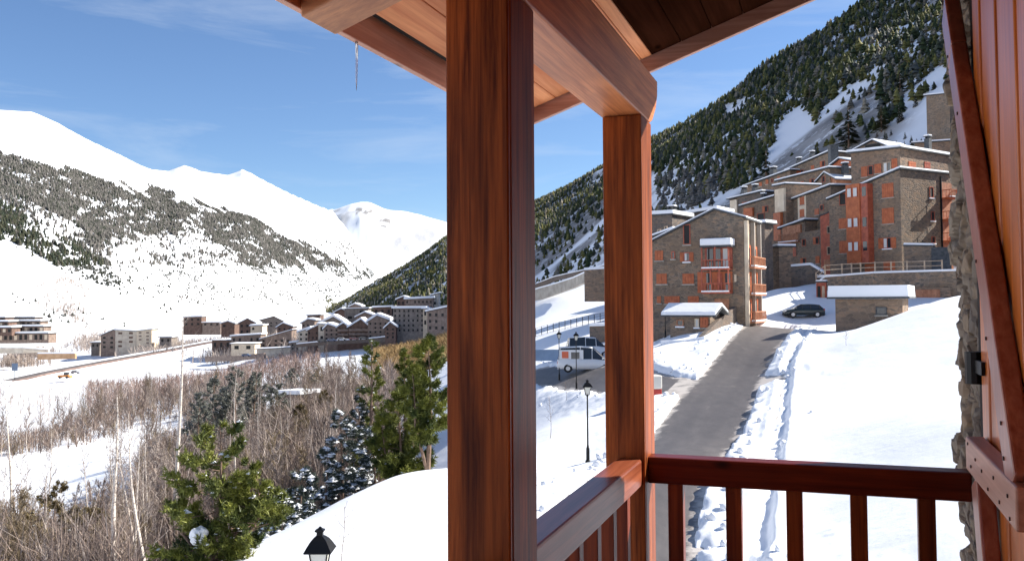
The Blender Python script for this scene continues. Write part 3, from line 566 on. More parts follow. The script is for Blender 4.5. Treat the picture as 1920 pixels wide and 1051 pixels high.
# ------------------------------------------------------------------ buildings
class Block:
    def __init__(s, name, label, cat, pl, Yl, pr, Yr, zb, zl, zr, depth, mt, apex=None, roof='slate', over=.45, snow=.2, group=None, rpart=True, drop=1.5):
        a = P(pl, 565, Yl); b = P(pr, 565, Yr); s.A = Vector((a.x, a.y, 0)); B = Vector((b.x, b.y, 0)); s.w = (B - s.A).length; s.ex = (B - s.A).normalized(); s.ey = Vector((-s.ex.y, s.ex.x, 0))
        s.zb = zb; s.d = depth; s.rz = math.atan2(s.ex.y, s.ex.x); s.t = thing(name, label, cat, (s.A.x, s.A.y, zb), s.rz, group)
        zl -= zb; zr -= zb; s.zl, s.zr = zl, zr; top = [(0, zl)] + ([(apex[0] * s.w, apex[1] - zb)] if apex else []) + [(s.w, zr)]
        poly = [(0, 0, -drop), (s.w, 0, -drop)] + [(x, 0, z) for x, z in top[::-1]]
        s.wall = MB().prism(poly, (0, depth, 0)).build('wall', mt, s.t); s.top = top
        if roof:
            ovx = over; m1 = MB(); m2 = MB(); n = len(top)
            for i in range(n - 1):
                (x0, z0), (x1, z1) = top[i], top[i + 1]; sl = (z1 - z0) / (x1 - x0)
                if i == 0: z0 -= sl * ovx; x0 -= ovx
                if i == n - 2: z1 += sl * ovx; x1 += ovx
                q = lambda a, c: [(x0, -over, z0 + a), (x1, -over, z1 + a), (x1, -over, z1 + c), (x0, -over, z0 + c)]
                m1.prism(q(.012, .17), (0, depth + 2 * over, 0)); 
                if snow: e = .06 if n == 2 else 0; m2.prism([(x0 + e, -over + .05, z0 + .175), (x1 - e, -over + .05, z1 + .175), (x1 - e * 2, -over + .07, z1 + .175 + snow), (x0 + e * 2, -over + .07, z0 + .175 + snow)], (0, depth + 2 * over - .1, 0))
            rf = m1.build('roof', M[roof], s.t)
            if snow: m2.build('snow_cover', M['snow'], rf)
            s.roof = rf
    def pl(s, px, py, side=False):
        d = P(px, py, 1.0); nrm = s.ex if side else s.ey; o = s.A + s.ex * s.w if side else s.A
        t = (o.x * nrm.x + o.y * nrm.y) / (d.x * nrm.x + d.y * nrm.y); q = Vector((d.x * t, d.y * t, d.z * t)); r = q - s.A
        return (r.dot(s.ey) if side else r.dot(s.ex)), q.z - s.zb
    def rect(s, px0, py0, px1, py1, side=False):
        a, z1 = s.pl(px0, py0, side); b, z0 = s.pl(px1, py1, side); return a, b, z0, z1
    def bx(s, mb, a, b, z0, z1, o0, o1, side=False, m=0):      # o = how far proud of the wall
        if side: return mb.b2((s.w + o0, a, z0), (s.w + o1, b, z1), m)
        return mb.b2((a, -o1, z0), (b, -o0, z1), m)
    def shutter(s, *r, side=False, mt='orange', name='closed_shutter'):
        a, b, z0, z1 = s.rect(*r, side=side) if max(r) > 60 else r
        mb = MB(); k = max(2, int(round((b - a) / .28))); w = (b - a) / k
        for i in range(k): s.bx(mb, a + i * w, a + (i + 1) * w - .025, z0, z1, .01, .07, side)
        for q in (.2, .8): s.bx(mb, a + .02, b - .03, z0 + (z1 - z0) * q - .06, z0 + (z1 - z0) * q + .06, .072, .10, side)
        o = mb.build(name, M[mt], s.t); s.bx(MB(), a - .08, b + .08, z0 - .12, z0 - .01, .01, .14, side).build('sill', M['concrete'], o); return o
    def window(s, *r, side=False, leaves=0, sill=True, fr='redwood', snow=False, curtain=False, mull=1, pane='pane'):
        a, b, z0, z1 = s.rect(*r, side=side) if max(r) > 60 else r
        mb = MB(); f = .09
        for q in ((a, a + f, z0, z1), (b - f, b, z0, z1), (a + f, b - f, z1 - f, z1), (a + f, b - f, z0, z0 + f)): s.bx(mb, *q, .01, .09, side)
        for i in range(mull): c = a + (b - a) * (i + 1) / (mull + 1); s.bx(mb, c - .035, c + .035, z0 + f, z1 - f, .012, .085, side)
        o = mb.build('window', M[fr], s.t); s.bx(MB(), a + .02, b - .02, z0 + .02, z1 - .02, .004, .03, side).build('pane', M[pane], o)
        if curtain: s.bx(MB(), a + f, a + (b - a) * .45, z0 + f, z1 - f, .034, .045, side).build('curtain', M['curtain'], o)
        for k in range(leaves):
            w = (b - a) * .55; x0 = a - w - .02 if k == 0 else b + .02; mm = MB()
            for i in range(3): s.bx(mm, x0 + i * w / 3, x0 + (i + 1) * w / 3 - .02, z0, z1, .02, .07, side)
            mm.build('shutter', M['orange'], o)
        if sill: s.bx(MB(), a - .1, b + .1, z0 - .14, z0 - .01, .01, .2, side).build('sill', M['snow' if snow else 'concrete'], o)
        return o
    def chimney(s, x, y, z0, h, w=.7, mt='stone3', snow=True, name='chimney'):
        o = MB().b2((x - w / 2, y - w / 2, z0), (x + w / 2, y + w / 2, z0 + h)).b2((x - w / 2 - .1, y - w / 2 - .1, z0 + h + .25), (x + w / 2 + .1, y + w / 2 + .1, z0 + h + .33)).b2((x - w / 2 + .1, y - w / 2 + .1, z0 + h), (x - w / 2 + .2, y + w / 2 - .1, z0 + h + .25)).b2((x + w / 2 - .2, y - w / 2 + .1, z0 + h), (x + w / 2 - .1, y + w / 2 - .1, z0 + h + .25)).build(name, M[mt], s.t)
        if snow: MB().b2((x - w / 2 - .05, y - w / 2 - .05, z0 + h + .335), (x + w / 2 + .05, y + w / 2 + .05, z0 + h + .55)).build('snow_cap', M['snow'], o, .08)
        return o
    def balcony(s, *r, side=False, out=1.1, mt='redwood', roofed=None, posts=2, snow=True, slats=True):
        a, b, z0, z1 = s.rect(*r, side=side) if max(r) > 60 else r      # floor z0 .. rail top z1
        mb = MB(); s.bx(mb, a, b, z0 - .16, z0, .01, out, side); s.bx(mb, a, b, z1 - .09, z1, out - .08, out, side); s.bx(mb, a, b, z0 + .09, z0 + .17, out - .07, out - .01, side)
        for e in (a, b - .08):
            s.bx(mb, e, e + .08, z1 - .09, z1, .01, out - .085, side)
        k = int((b - a) / .32)
        for i in range(k + 1): c = a + .04 + (b - a - .08) * i / k; s.bx(mb, c - .03, c + .03, z0 + .0, z1 - .092, out - .065, out - .015, side)
        for i in range(3):
            for e in (a + .02, b - .07): c = out * (i + .5) / 3.2; s.bx(mb, e, e + .05, z0, z1 - .092, c, c + .05, side)
        o = mb.build('balcony', M[mt], s.t)
        if roofed:
            zr = roofed
            for i in range(posts): c = a + .07 + (b - a - .14) * i / (posts - 1); s.bx(MB(), c - .06, c + .06, z1 + .001, zr, out - .12, out - .002, side).build('balcony_pillar', M[mt], o)
        if snow: s.bx(MB(), a + .03, b - .03, z0 + .005, z0 + .14, out - .35, out + .06, side).build('snow_ledge', M['snow'], o)
        return o
GZ = lambda px, Y: H1(P(px, 565, Y).x, Y)
ROW = 'stone apartment houses stepping up the hillside'
# ---- gabled house in front
h = Block('gabled_stone_house', 'four storey grey stone house with rounded gable roof and orange shutters left of the road', 'house', 1212, 94.2, 1396, 89.6, -3.2, 5.7, 8.05, 6.6, M['stone1'], apex=(.72, 8.95), snow=.13, over=.35, group=None)
for r in ((1228, 470, 1244, 488), (1231, 513, 1251, 532), (1280, 513, 1302, 532), (1246, 555, 1275, 569), (1290, 555, 1311, 570), (1232, 555, 1240, 568)): h.shutter(*r)
h.window(1282, 473, 1294, 490, leaves=2, snow=True, fr='redwood', curtain=True, mull=0)
h.window(1259, 471, 1266, 485, mull=0); h.window(1281, 421, 1295, 458, mull=0, fr='redwood', pane='dark')
# stacked timber balconies with snowy canopy
a, b, z0, z1 = h.rect(1322, 463, 1374, 502); 
h.bx(MB(), a, b, z0, z1, .01, .12).build('timber_cladding', M['redwood'], h.t)
h.balcony(1322, 488, 1374, 503, roofed=z1 + .1, posts=3, out=1.5); h.balcony(1322, 531, 1374, 547, roofed=z0 - .2, posts=4, out=1.5)
a, b, z0, z1 = h.rect(1308, 510, 1374, 548); h.bx(MB(), a, b, z0, z1, .01, .10).build('timber_cladding', M['orange'], h.t)
for px in (1326, 1340, 1356): 
    a, b, z0, z1 = h.rect(px, 466, px + 12, 500); h.window(a, b, z0, z1, sill=False, curtain=px == 1356) if 0 else None
    mb = MB(); h.bx(mb, a, b, z0, z1, .125, .15).build('window_pane', M['pane' if px != 1356 else 'curtain'], h.t)
for px in (1325, 1345, 1360): a, b, z0, z1 = h.rect(px, 512, px + 10, 545); h.bx(MB(), a, b, z0, z1, .105, .13).build('window_pane', M['pane' if px != 1345 else 'redwood'], h.t)
a, b, z0, z1 = h.rect(1320, 451, 1379, 461); cpy = MB(); h.bx(cpy, a, b, z0 - .12, z0 + .02, .01, 1.75); o = cpy.build('canopy', M['slate'], h.t); h.bx(MB(), a + .03, b - .03, z0 + .022, z1 + .1, .02, 1.72).build('snow_cover', M['snow'], o, .12)
h.shutter(1340, 560, 1368, 580, mt='brownwood', name='garage_door')
h.window(1377, 514, 1381, 528, mull=0, sill=False, fr='cream', pane='curtain')
# road side facade: front pillar cream as lit, others greyer for painted shade, loggias
for q, c in ((0.15, 'cream'), (3.0, 'cream'), (5.9, 'cream')): h.bx(MB(), q, q + .26, -.5, h.zr - .25, .01, .4, True).build('rendered_pillar', M['concrete' if q > 1 else 'cream'], h.t)
for zf in (1.2, 3.9, 6.6):
    for q in (.55, 3.4): 
        h.bx(MB(), q + .02, q + 2.4, zf, zf + 2.1, .01, .08, True).build('timber_cladding', M['orange'], h.t); h.window(q + .6, q + 1.7, zf + .3, zf + 1.8, side=True, sill=False) if 0 else h.bx(MB(), q + .6, q + 1.7, zf + .2, zf + 1.8, .085, .10, True).build('window_pane', M['pane'], h.t)
    h.balcony(.6, 5.8, zf - .1, zf + .9, side=True, out=.9, mt='brownwood')
h.chimney(2.2, 5, 8.9, 1.6, 1.0)
# lower left wing roof
h2 = Block('low_stone_wing', 'lower stone wing with snowy lean-to roof and small attic windows beside the gabled house', 'house', 1200, 99, 1262, 96.2, -3, 6.3, 7.3, 6, M['stone1'], over=.4)
h2.window(1233, 430, 1240, 448, mull=0, fr='rail'); h2.window(1246, 424, 1252, 442, mull=0, fr='rail')
# ---- small hut with orange shutter
h = Block('small_stone_hut', 'small single storey stone hut with thick snow on its roof and an orange shutter', 'hut', 1256, 86.5, 1331, 84.4, -4.15, -1.35, -1.35, 2.6, M['stone1'], roof=None, drop=1)
w_ = h.w; rfm = MB(); rfm.prism([(-.75, -.55, 2.78), (-.75, 1.3, 3.6), (-.75, 3.1, 2.9), (-.75, 3.1, 2.76), (-.75, 1.3, 3.45), (-.75, -.55, 2.64)], (w_ + 1.5, 0, 0)); rf = rfm.build('roof', M['slate'], h.t)
MB().prism([(-.7, -.58, 2.785), (-.7, 1.3, 3.61), (-.7, 3.08, 2.91), (-.7, 3.0, 3.2), (-.7, 1.3, 3.95), (-.7, -.52, 3.08)], (w_ + 1.4, 0, 0)).build('snow_cover', M['snow'], rf, .06)
MB().prism([(0.02, 0.02, 2.8), (0.02, 1.3, 3.44), (0.02, 2.58, 2.8)], (w_ - .04, 0, 0)).build('gable_wall', M['stone1'], h.t)
h.shutter(1313, 594, 1329, 614); h.window(1303, 597, 1311, 613, mull=0, fr='cream', pane='curtain', snow=True); h.window(1269, 599, 1282, 611, mull=0, fr='brownwood', snow=True)
# low wall with snow in front of the hut
def wall_run(name, label, rows, thick, mt, cap=.25, group=None, cat='wall'):      # rows: (px, Y, zb, zt)
    mb = MB(); cp = MB(); Q = []
    for px, Y, zb, zt in rows: q = P(px, 565, Y); Q.append((Vector((q.x, q.y, 0)), zb, zt))
    nrm = (Q[-1][0] - Q[0][0]).normalized(); nrm = Vector((-nrm.y, nrm.x, 0)) * thick; o = Q[0][0]; o = Vector((o.x, o.y, Q[0][1]))
    t = thing(name, label, cat, o, 0, group)
    for (a, b0, t0), (b, b1, t1) in zip(Q[:-1], Q[1:]):
        A = [a + Vector((0, 0, b0)) - o, b + Vector((0, 0, b1)) - o, b + Vector((0, 0, t1)) - o, a + Vector((0, 0, t0)) - o]; mb.prism(A, nrm)
        if cap: n2 = nrm * 1.15; s2 = nrm * -.07; cp.prism([A[3] + s2 + Vector((0, 0, .005)), A[2] + s2 + Vector((0, 0, .005)), A[2] + s2 + Vector((0, 0, cap)), A[3] + s2 + Vector((0, 0, cap))], n2)
    w = mb.build('wall_body', mt, t)
    if cap: cp.build('snow_cap', M['snow'], t)
    return t
wall_run('low_stone_wall', 'low dark stone wall under snow in front of the small hut', [(1238, 82, -5.2, -3.9), (1285, 80.5, -5.2, -3.8), (1320, 79, -5, -3.4)], .4, M['stone3'], .35)
wall_run('driveway_wall', 'sloping dark stone wall along the ramp below the gabled house beside the hut', [(1318, 80.5, -5, -3.1), (1352, 86, -3.8, -1.6), (1395, 92, -2.5, -.1), (1420, 97, -1.5, .9)], .4, M['stone3'], 0)
# ---- tall corner building
h = Block('tall_stone_apartment_block', 'tall five storey stone block with an orange oriel bay above the terrace fence', 'building', 1558, 124.5, 1693, 115, 3.2, 13.6, 16.3, 10.5, M['stone1'], over=.35, snow=.2, drop=2)
for r in ((1654, 345, 1676, 369), (1654, 391, 1677, 418), (1574, 452, 1590, 474), (1657, 490, 1679, 506), (1622, 495, 1640, 512), (1573, 410, 1590, 428)): h.shutter(*r)
h.window(1656, 446, 1672, 465, leaves=2, snow=True, curtain=True); h.window(1574, 363, 1587, 384, leaves=0, pane='dark', sill=False, mull=0)
a, b, z0, z1 = h.rect(1597, 350, 1626, 494); z0 = h.pl(1612, 494)[1]; z1 = h.pl(1612, 346)[1]
ob = MB().b2((a, -1.25, z0), (b, -.005, z1)).build('oriel_bay', M['terracotta'], h.t)
MB().b2((b + .002, -1.1, z0), (b + 1.1, -.005, z1 - .1)).build('recessed_cladding', M['redwood'], h.t)
for zc in (.12, .42, .80):
    zz_ = z0 + (z1 - z0) * zc + .35
    for q in (.12, .55):
        w = b - a; fr = MB(); x0 = a + w * q; x1 = x0 + w * .33; fr.b2((x0, -1.33, zz_), (x1, -1.255, zz_ + 1.25)); o = fr.build('window', M['redwood'], h.t); MB().b2((x0 + .08, -1.36, zz_ + .08), (x1 - .08, -1.335, zz_ + 1.17)).build('pane', M['curtain'], o)
    MB().b2((b + .3, -1.14, zz_), (b + .9, -1.105, zz_ + 1.2)).build('window_pane', M['pane'], h.t)
for r in ((1742, 350, 1750, 371), (1745, 396, 1752, 414), (1746, 443, 1753, 456)): h.window(*r, side=True, mull=0, pane='dark', fr='redwood', snow=True)
for zf in (1.6, 4.4, 7.2, 10.0): h.balcony(8.3, 10.6, zf, zf + 1.0, side=True, out=1.5, mt='orange')
h.bx(MB(), 8.4, 10.5, .5, 12, .01, .1, True).build('timber_cladding', M['brownwood'], h.t); h.bx(MB(), 8.1, 8.28, -.5, 12.8, .01, .18, True).build('drain_pipe', M['iron'], h.t)
h = Block('added_shade_house', 'unseen stone house added right of the tall apartment block to shade the road head', 'house', 1800, 107.5, 2010, 101, -1.5, 16.0, 15.2, 9, M['stone2'], over=.4, snow=.25, drop=3)  # house out of view, added to cast shade on the road head
for i in range(4):
    for j in range(3): h.window(1.6 + j * 4, 2.8 + j * 4, 2.6 + i * 3.4, 4.2 + i * 3.4, leaves=2)
# small red bay on its left
h = Block('red_timber_bay', 'narrow dark red timber clad bay between two stone blocks with one lean-to roof', 'bay', 1541, 127.5, 1567, 125.6, 3.0, 11.6, 12.2, 3, M['redwood'], over=.15, snow=0)
h.window(1551, 424, 1558, 437, mull=0, fr='rail', sill=False); h.window(1551, 462, 1559, 477, mull=0, fr='rail', sill=False); h.shutter(1545, 487, 1560, 505, mt='brownwood', name='timber_panel')
# upper storey behind
h = Block('top_floor_apartment', 'upper floor set back above the tall block with long snowy roof and orange windows', 'building', 1601, 127, 1694, 121.0, 12.5, 20.3, 20.0, 14, M['stone2'], over=.5, snow=.32, drop=6)
for r in ((1615, 313, 1627, 331), (1640, 308, 1653, 324), (1672, 298, 1683, 315)): h.shutter(*r, mt='orange')
h.window(1628, 311, 1638, 328, mull=0, pane='dark', sill=False); h.window(1656, 305, 1671, 322, mull=1, curtain=True, sill=False, fr='rail')
h.shutter(1703, 302, 1717, 318, side=True); h.shutter(1733, 303, 1744, 317, side=True, mt='redwood'); h.chimney(7.3, 7, 7.6, 1.9, .7, 'slate')
# ---- terrace below the tall block, garages
t = wall_run('terrace_wall', 'long stone terrace wall with snowy ledge below the tall apartment block', [(1531, 112, -2.8, 1.9), (1548, 110.5, -2.8, 2.7), (1640, 104, -2.8, 2.95), (1800, 98.5, -2.8, 3.0)], .8, M['stone1'], .22)
mb = MB(); q0 = P(1531, 565, 112.7); q1 = P(1800, 565, 99.3); o = t.location
A = [Vector((q0.x, q0.y, 0)), Vector((q1.x, q1.y, 0)), Vector((q1.x + 8, q1.y + 24, 0)), Vector((q0.x + 10, q0.y + 24, 0))]
MB().prism([a + Vector((0, 0, 2.75)) - o for a in A], (0, 0, .3)).build('terrace_slab', M['snow'], t)
t2 = thing('terrace_fence', 'pale timber post and rail fence running along the snowy terrace edge', 'fence', (q0.x, q0.y, 3.0)); rl = MB(); prev = None
rows = [(1531, 112.4, 2.2), (1548, 110.9, 3.05)] + [(px, 104.6 + (1640 - px) * .07 if px < 1640 else 104.5 - (px - 1640) * .0344, 3.1) for px in (1580, 1598, 1615, 1642, 1672, 1702, 1735, 1768)]
for px, Y, z in rows:
    q = P(px, 565, Y); q = Vector((q.x, q.y, z)) - t2.location; MB().box(q + Vector((0, 0, .55)), (.13, .13, 1.25)).build('fence_post', M['rail'], t2)
    if prev is not None:
        for e in (.55, 1.08): rl.tube([prev + Vector((0, 0, e)), q + Vector((0, 0, e))], .05, 4)
    prev = q
rl.build('fence_rails', M['rail'], t2)
h = Block('garage_block', 'brown garage doors set in the stone wall under the terrace at the right', 'garage', 1706, 101.6, 1782, 98.6, -2.2, 1.35, 1.2, .5, M['stone2'], roof=None, drop=1)
h.shutter(1717, 543, 1764, 580, mt='brownwood', name='garage_door')
# ---- stone shed by the crest
h = Block('stone_shed', 'stone outbuilding half hidden behind the snow slope under a thick flat cushion of snow', 'shed', 1566, 78.5, 1692, 76, -3.6, .05, .05, 5.4, M['stone2'], over=.6, snow=.95, drop=1)
h.window(1642, 575, 1663, 590, mull=0, fr='slate', pane='pane', sill=True)
h = Block('terrace_gate_pier', 'dark red timber gate between two posts at the left end of the terrace', 'gate', 1531, 108, 1549, 107.3, -1.8, 2.0, 2.0, .4, M['redwood'], over=.1, snow=.15)
h.bx(MB(), .15, .5, .1, 3.4, .01, .06).build('gate_panel', M['dark'], h.t); h.bx(MB(), .7, 1.0, .1, 3.4, .01, .08).build('gate_post', M['rail'], h.t)
# ---- small wall box on terrace
h = Block('terrace_store', 'low stone store with snow on its flat roof standing on the terrace', 'store', 1697, 108, 1752, 106.5, 3.0, 6.25, 6.1, 3, M['stone1'], over=.1, snow=.22)
h.bx(MB(), h.w - .2, h.w + 1.9, 0, 3.0, .01, .06).build('dark_door', M['slate'], h.t)
# ---- stepped rows
def zpy(py, Y): return (565 - py) / F * Y
def sb(name, label, pl, pr, Yl, Yr, pyb, pyl, pyr, d, mt, wins=(), sh=(), bal=(), rowwin=0, **k):
    h = Block(name, label, 'house', pl, Yl, pr, Yr, zpy(pyb, (Yl + Yr) / 2), zpy(pyl, Yl), zpy(pyr, Yr), d, M[mt], group=ROW, **k)
    for w in wins: h.window(*w, mull=0, sill=False, pane='dark', fr='redwood')
    for w in sh: h.shutter(*w)
    for w in bal: h.balcony(*w, mt='brownwood')
    if rowwin:
        k = max(2, int(h.w / 2.6))
        for i in range(k):
            x0 = h.w * (i + .35) / k; zt = h.zl + (h.zr - h.zl) * x0 / h.w - 1.0
            for f_ in range(rowwin):
                if (i + f_) % 3 == 2: h.shutter(x0, x0 + .8, zt - 1.0 - f_ * 2.7, zt - f_ * 2.7)
                else: h.window(x0, x0 + .75, zt - 1.0 - f_ * 2.7, zt - f_ * 2.7, mull=0, sill=False, leaves=(i + f_) % 2, pane='dark')
    return h
h = sb('stepped_stone_house', 'stone house with snowy roof and red shutters beside the tall apartment block', 1487, 1562, 140, 129, 520, 379, 352, 9, 'stone1', wins=((1538, 384, 1545, 394),), sh=((1500, 370, 1509, 383), (1500, 393, 1509, 406), (1528, 392, 1536, 402)), drop=4)
h.bx(MB(), *h.rect(1496, 366, 1512, 410), .005, .05).build('rendered_panel', M['cream'], h.t)
h = sb('stepped_stone_house', 'lower stone house with small snowy hood and drain in front of the stepped row', 1498, 1548, 133, 128, 520, 440, 432, 6, 'stone1', roof=None, drop=3, rowwin=2)
h = sb('timber_balcony_house', 'house with broad brown timber balcony under a snowy roof in the middle of the row', 1467, 1512, 137, 132, 505, 432, 417, 7, 'stone2', bal=((1470, 440, 1504, 452),), drop=3)
h.bx(MB(), *h.rect(1470, 425, 1504, 452), .005, .3).build('timber_cladding', M['brownwood'], h.t); h.bx(MB(), *h.rect(1478, 458, 1493, 480), .005, .05).build('timber_door', M['redwood'], h.t); h.bx(MB(), *h.rect(1470, 478, 1474, 495), .005, .05).build('dark_opening', M['dark'], h.t)
h = sb('tower_house', 'slim tower of the row with rendered top floor and orange timber below', 1455, 1477, 142, 139, 510, 352, 348, 6, 'stone2', drop=3, over=.3)
h.bx(MB(), *h.rect(1456, 356, 1474, 396), .005, .35).build('rendered_bay', M['cream'], h.t); h.bx(MB(), *h.rect(1455, 400, 1469, 450), .005, .5).build('timber_bay', M['orange'], h.t)
h = sb('stepped_stone_house', 'broad stone house with two small dark windows behind the slim tower', 1462, 1560, 156, 143, 480, 342, 318, 8, 'stone2', rowwin=3, bal=((1484, 372, 1500, 382),), drop=5)
h = sb('stepped_stone_house', 'stone house with orange gable corner left of the slim tower', 1394, 1458, 152, 146, 500, 389, 371, 8, 'stone1', drop=4, rowwin=3, bal=((1418, 424, 1446, 434),))
h.chimney(2.0, 3, zpy(384, 150) - h.zb, 1.5, .7, 'slate')
h.bx(MB(), *h.rect(1397, 391, 1414, 405), .005, .4).build('timber_bay', M['orange'], h.t); h.window(*h.rect(1420, 400, 1434, 418), mull=0, sill=False, fr='redwood', pane='dark')
h = sb('stepped_stone_house', 'dark stone house with rendered corner right behind the gabled house', 1371, 1432, 160, 153, 500, 376, 362, 8, 'stone3', drop=4, rowwin=2)
h.bx(MB(), *h.rect(1371, 376, 1384, 400), .005, .3).build('rendered_bay', M['cream'], h.t); h.chimney(1.5, 2, zpy(372, 158) - h.zb, 1.6, .8, 'slate'); h.chimney(4.2, 2, zpy(366, 155) - h.zb, 1.5, .8, 'slate')
h = sb('stepped_stone_house', 'long upper stone house with dark square chimneys on its snowy ridge', 1400, 1486, 176, 166, 470, 352, 322, 9, 'stone2', drop=5, sh=((1436, 337, 1441, 345), (1424, 342, 1429, 349), (1458, 332, 1463, 340)), wins=((1446, 335, 1450, 342),))
h.chimney(.8, 2, 22.3 - 12.4 + .5, 2.2, 1.3, 'slate'); h.chimney(5.5, 2, 13.2, 2.0, 1.0, 'slate')
h = sb('stepped_stone_house', 'highest stone house of the row, just below the snow gully beside the tall chimney', 1480, 1560, 170, 160, 440, 322, 288, 9, 'stone1', drop=6, rowwin=2)
h.bx(MB(), *h.rect(1483, 322, 1500, 338), .005, .6).build('timber_bay', M['orange'], h.t)
h.chimney(1.0, 2, zpy(318, 170) - h.zb, 1.6, .8, 'slate'); h.chimney(4.5, 2, zpy(304, 166) - h.zb, 1.5, .7, 'slate')
p_ = P(1562, 276, 152); p2 = P(1562, 330, 152); c = MB().b2((-.65, -.65, -4), (.65, .65, p_.z - p2.z)).b2((-.75, -.75, p_.z - p2.z), (.75, .75, p_.z - p2.z + .3)).build('chimney_shaft', M['slate'])
c.name = 'tall_chimney'; c.location = (p_.x, p_.y, p2.z); tag(c, 'tall black chimney stack rising behind the highest stone house of the row', 'chimney')
h = sb('dormer_house', 'small orange gabled house squeezed between the tall chimney and the top floor', 1566, 1604, 150, 146, 350, 312, 305, 6, 'orange', apex=(.4, zpy(300, 148)), drop=6)
h = sb('dormer_house', 'second small gabled house with snowy roof below the tall chimney', 1538, 1572, 146, 142, 380, 343, 338, 6, 'brownwood', apex=(.45, zpy(327, 144)), drop=6)
h.chimney(4, 2, zpy(330, 144) - h.zb, 1.3, .8, 'slate')
h = sb('hilltop_house', 'stone gabled house with dark attic opening just above the long snowy roof', 1600, 1690, 168, 160, 320, 289, 286, 8, 'stone2', apex=(.5, zpy(266, 164)), drop=6)
h.window(*h.rect(1622, 272, 1652, 284), mull=0, sill=False, pane='dark', fr='slate')
h = sb('hilltop_house', 'low stone house with flat snowy roof by the right end of the long roof', 1722, 1790, 158, 150, 310, 272, 268, 8, 'stone2', drop=6)
h = sb('hilltop_tower', 'tall pale stone building on the slope touching the house wall at the right edge', 1746, 1790, 185, 180, 300, 182, 178, 8, 'stone1', drop=6, sh=((1757, 130, 1765, 140),) if 0 else ())
h = Block('distant_stone_hut', 'small snowy roofed building behind the gabled house to its left', 'house', 1200, 128, 1262, 125, zpy(450, 126), zpy(407, 128), zpy(404, 125), 6, M['stone3'], over=.4, snow=.5, drop=6); h.chimney(4.6, 1, zpy(412, 126) - h.zb, 1.4, 1.0, 'slate')
h = Block('distant_stone_hut', 'wide snowy roofed building peeping over the gabled house ridge', 'house', 1262, 136, 1345, 132, zpy(450, 134), zpy(408, 136), zpy(396, 132), 6, M['stone3'], over=.4, snow=.45, drop=6)
h = Block('distant_stone_hut', 'flat snowy roofed building behind the right shoulder of the gabled house', 'house', 1398, 118, 1436, 116, zpy(510, 116), zpy(425, 118), zpy(422, 116), 2, M['stone3'], over=.5, snow=.35, drop=3)
h = Block('road_side_annex', 'narrow annex with curved snowy eave stepping down beside the road', 'house', 1432, 122, 1462, 118, zpy(520, 120), zpy(470, 122), zpy(466, 118), 2, M['stone2'], over=.35, snow=.25, drop=3)
wall_run('retaining_wall', 'dark stone retaining wall with a snow cap across the head of the road', [(1418, 122, -1, zpy(506, 122)), (1470, 119, -1, zpy(504, 119)), (1520, 117, -1, zpy(500, 117)), (1545, 116, -1, zpy(515, 116))], .6, M['stone3'], .3)
# ---- seen between the posts: high retaining wall, embankment wall, court fence
wall_run('high_retaining_wall', 'high brown stone retaining wall beside the snowy bank seen between the posts', [(1096, 150, zpy(566, 150), zpy(507, 150)), (1150, 148, zpy(566, 148), zpy(504, 148)), (1200, 146, zpy(560, 146), zpy(503, 146))], 1.5, M['stone2'], .4)
wall_run('embankment_wall', 'long curved concrete embankment wall of the upper road seen between the posts', [(930, 225, zpy(575, 225), zpy(566, 225)), (1010, 215, zpy(562, 215), zpy(541, 215)), (1040, 207, zpy(552, 207), zpy(533, 207)), (1075, 195, zpy(540, 195), zpy(522, 195)), (1097, 185, zpy(530, 185), zpy(512, 185))], .8, M['concrete'], .3)
wall_run('roadside_barrier', 'dark barrier along the upper road below the forest between the posts', [(1000, 262, zpy(545, 262), zpy(534, 262)), (1040, 250, zpy(527, 250), zpy(519, 250)), (1090, 238, zpy(515, 238), zpy(508, 238)), (1140, 230, zpy(503, 230), zpy(497, 230))], .4, M['stone3'], .25)
wall_run('terrace_steps_wall', 'stack of low brown walls with snow on top right of the white van', [(1105, 108, zpy(645, 108), zpy(612, 108)), (1160, 106, zpy(650, 106), zpy(611, 106))], 3, M['stone3'], .35)
tf = thing('court_fence', 'thin wire fence around the snowy sports court between the posts', 'fence', P(1010, 590, 138)); wires = MB(); prev = None
for k in range(13):
    px = 1004 + k * 11; Y = 138 - k * .3; q = P(px, 565, Y); q = Vector((q.x, q.y, H1(q.x, q.y))) - tf.location; MB().tube([q, q + Vector((0, 0, 1.3))], .05, 5).build('fence_post', M['iron'], tf)
    if prev: [wires.tube([prev + Vector((0, 0, e)), q + Vector((0, 0, e))], .022, 3) for e in (.1, .5, .9, 1.25)]
    prev = q
wires.build('fence_wires', M['iron'], tf)
# blue tarp/awning behind the van
wall_run('blue_hoarding', 'low bluish hoarding panel on the snow left behind the van', [(1000, 100, zpy(676, 100), zpy(655, 100)), (1048, 98, zpy(676, 98), zpy(655, 98))], .2, noisy('blue_grey_panel', (.16, .24, .36), (.24, .34, .48), .5), 0)
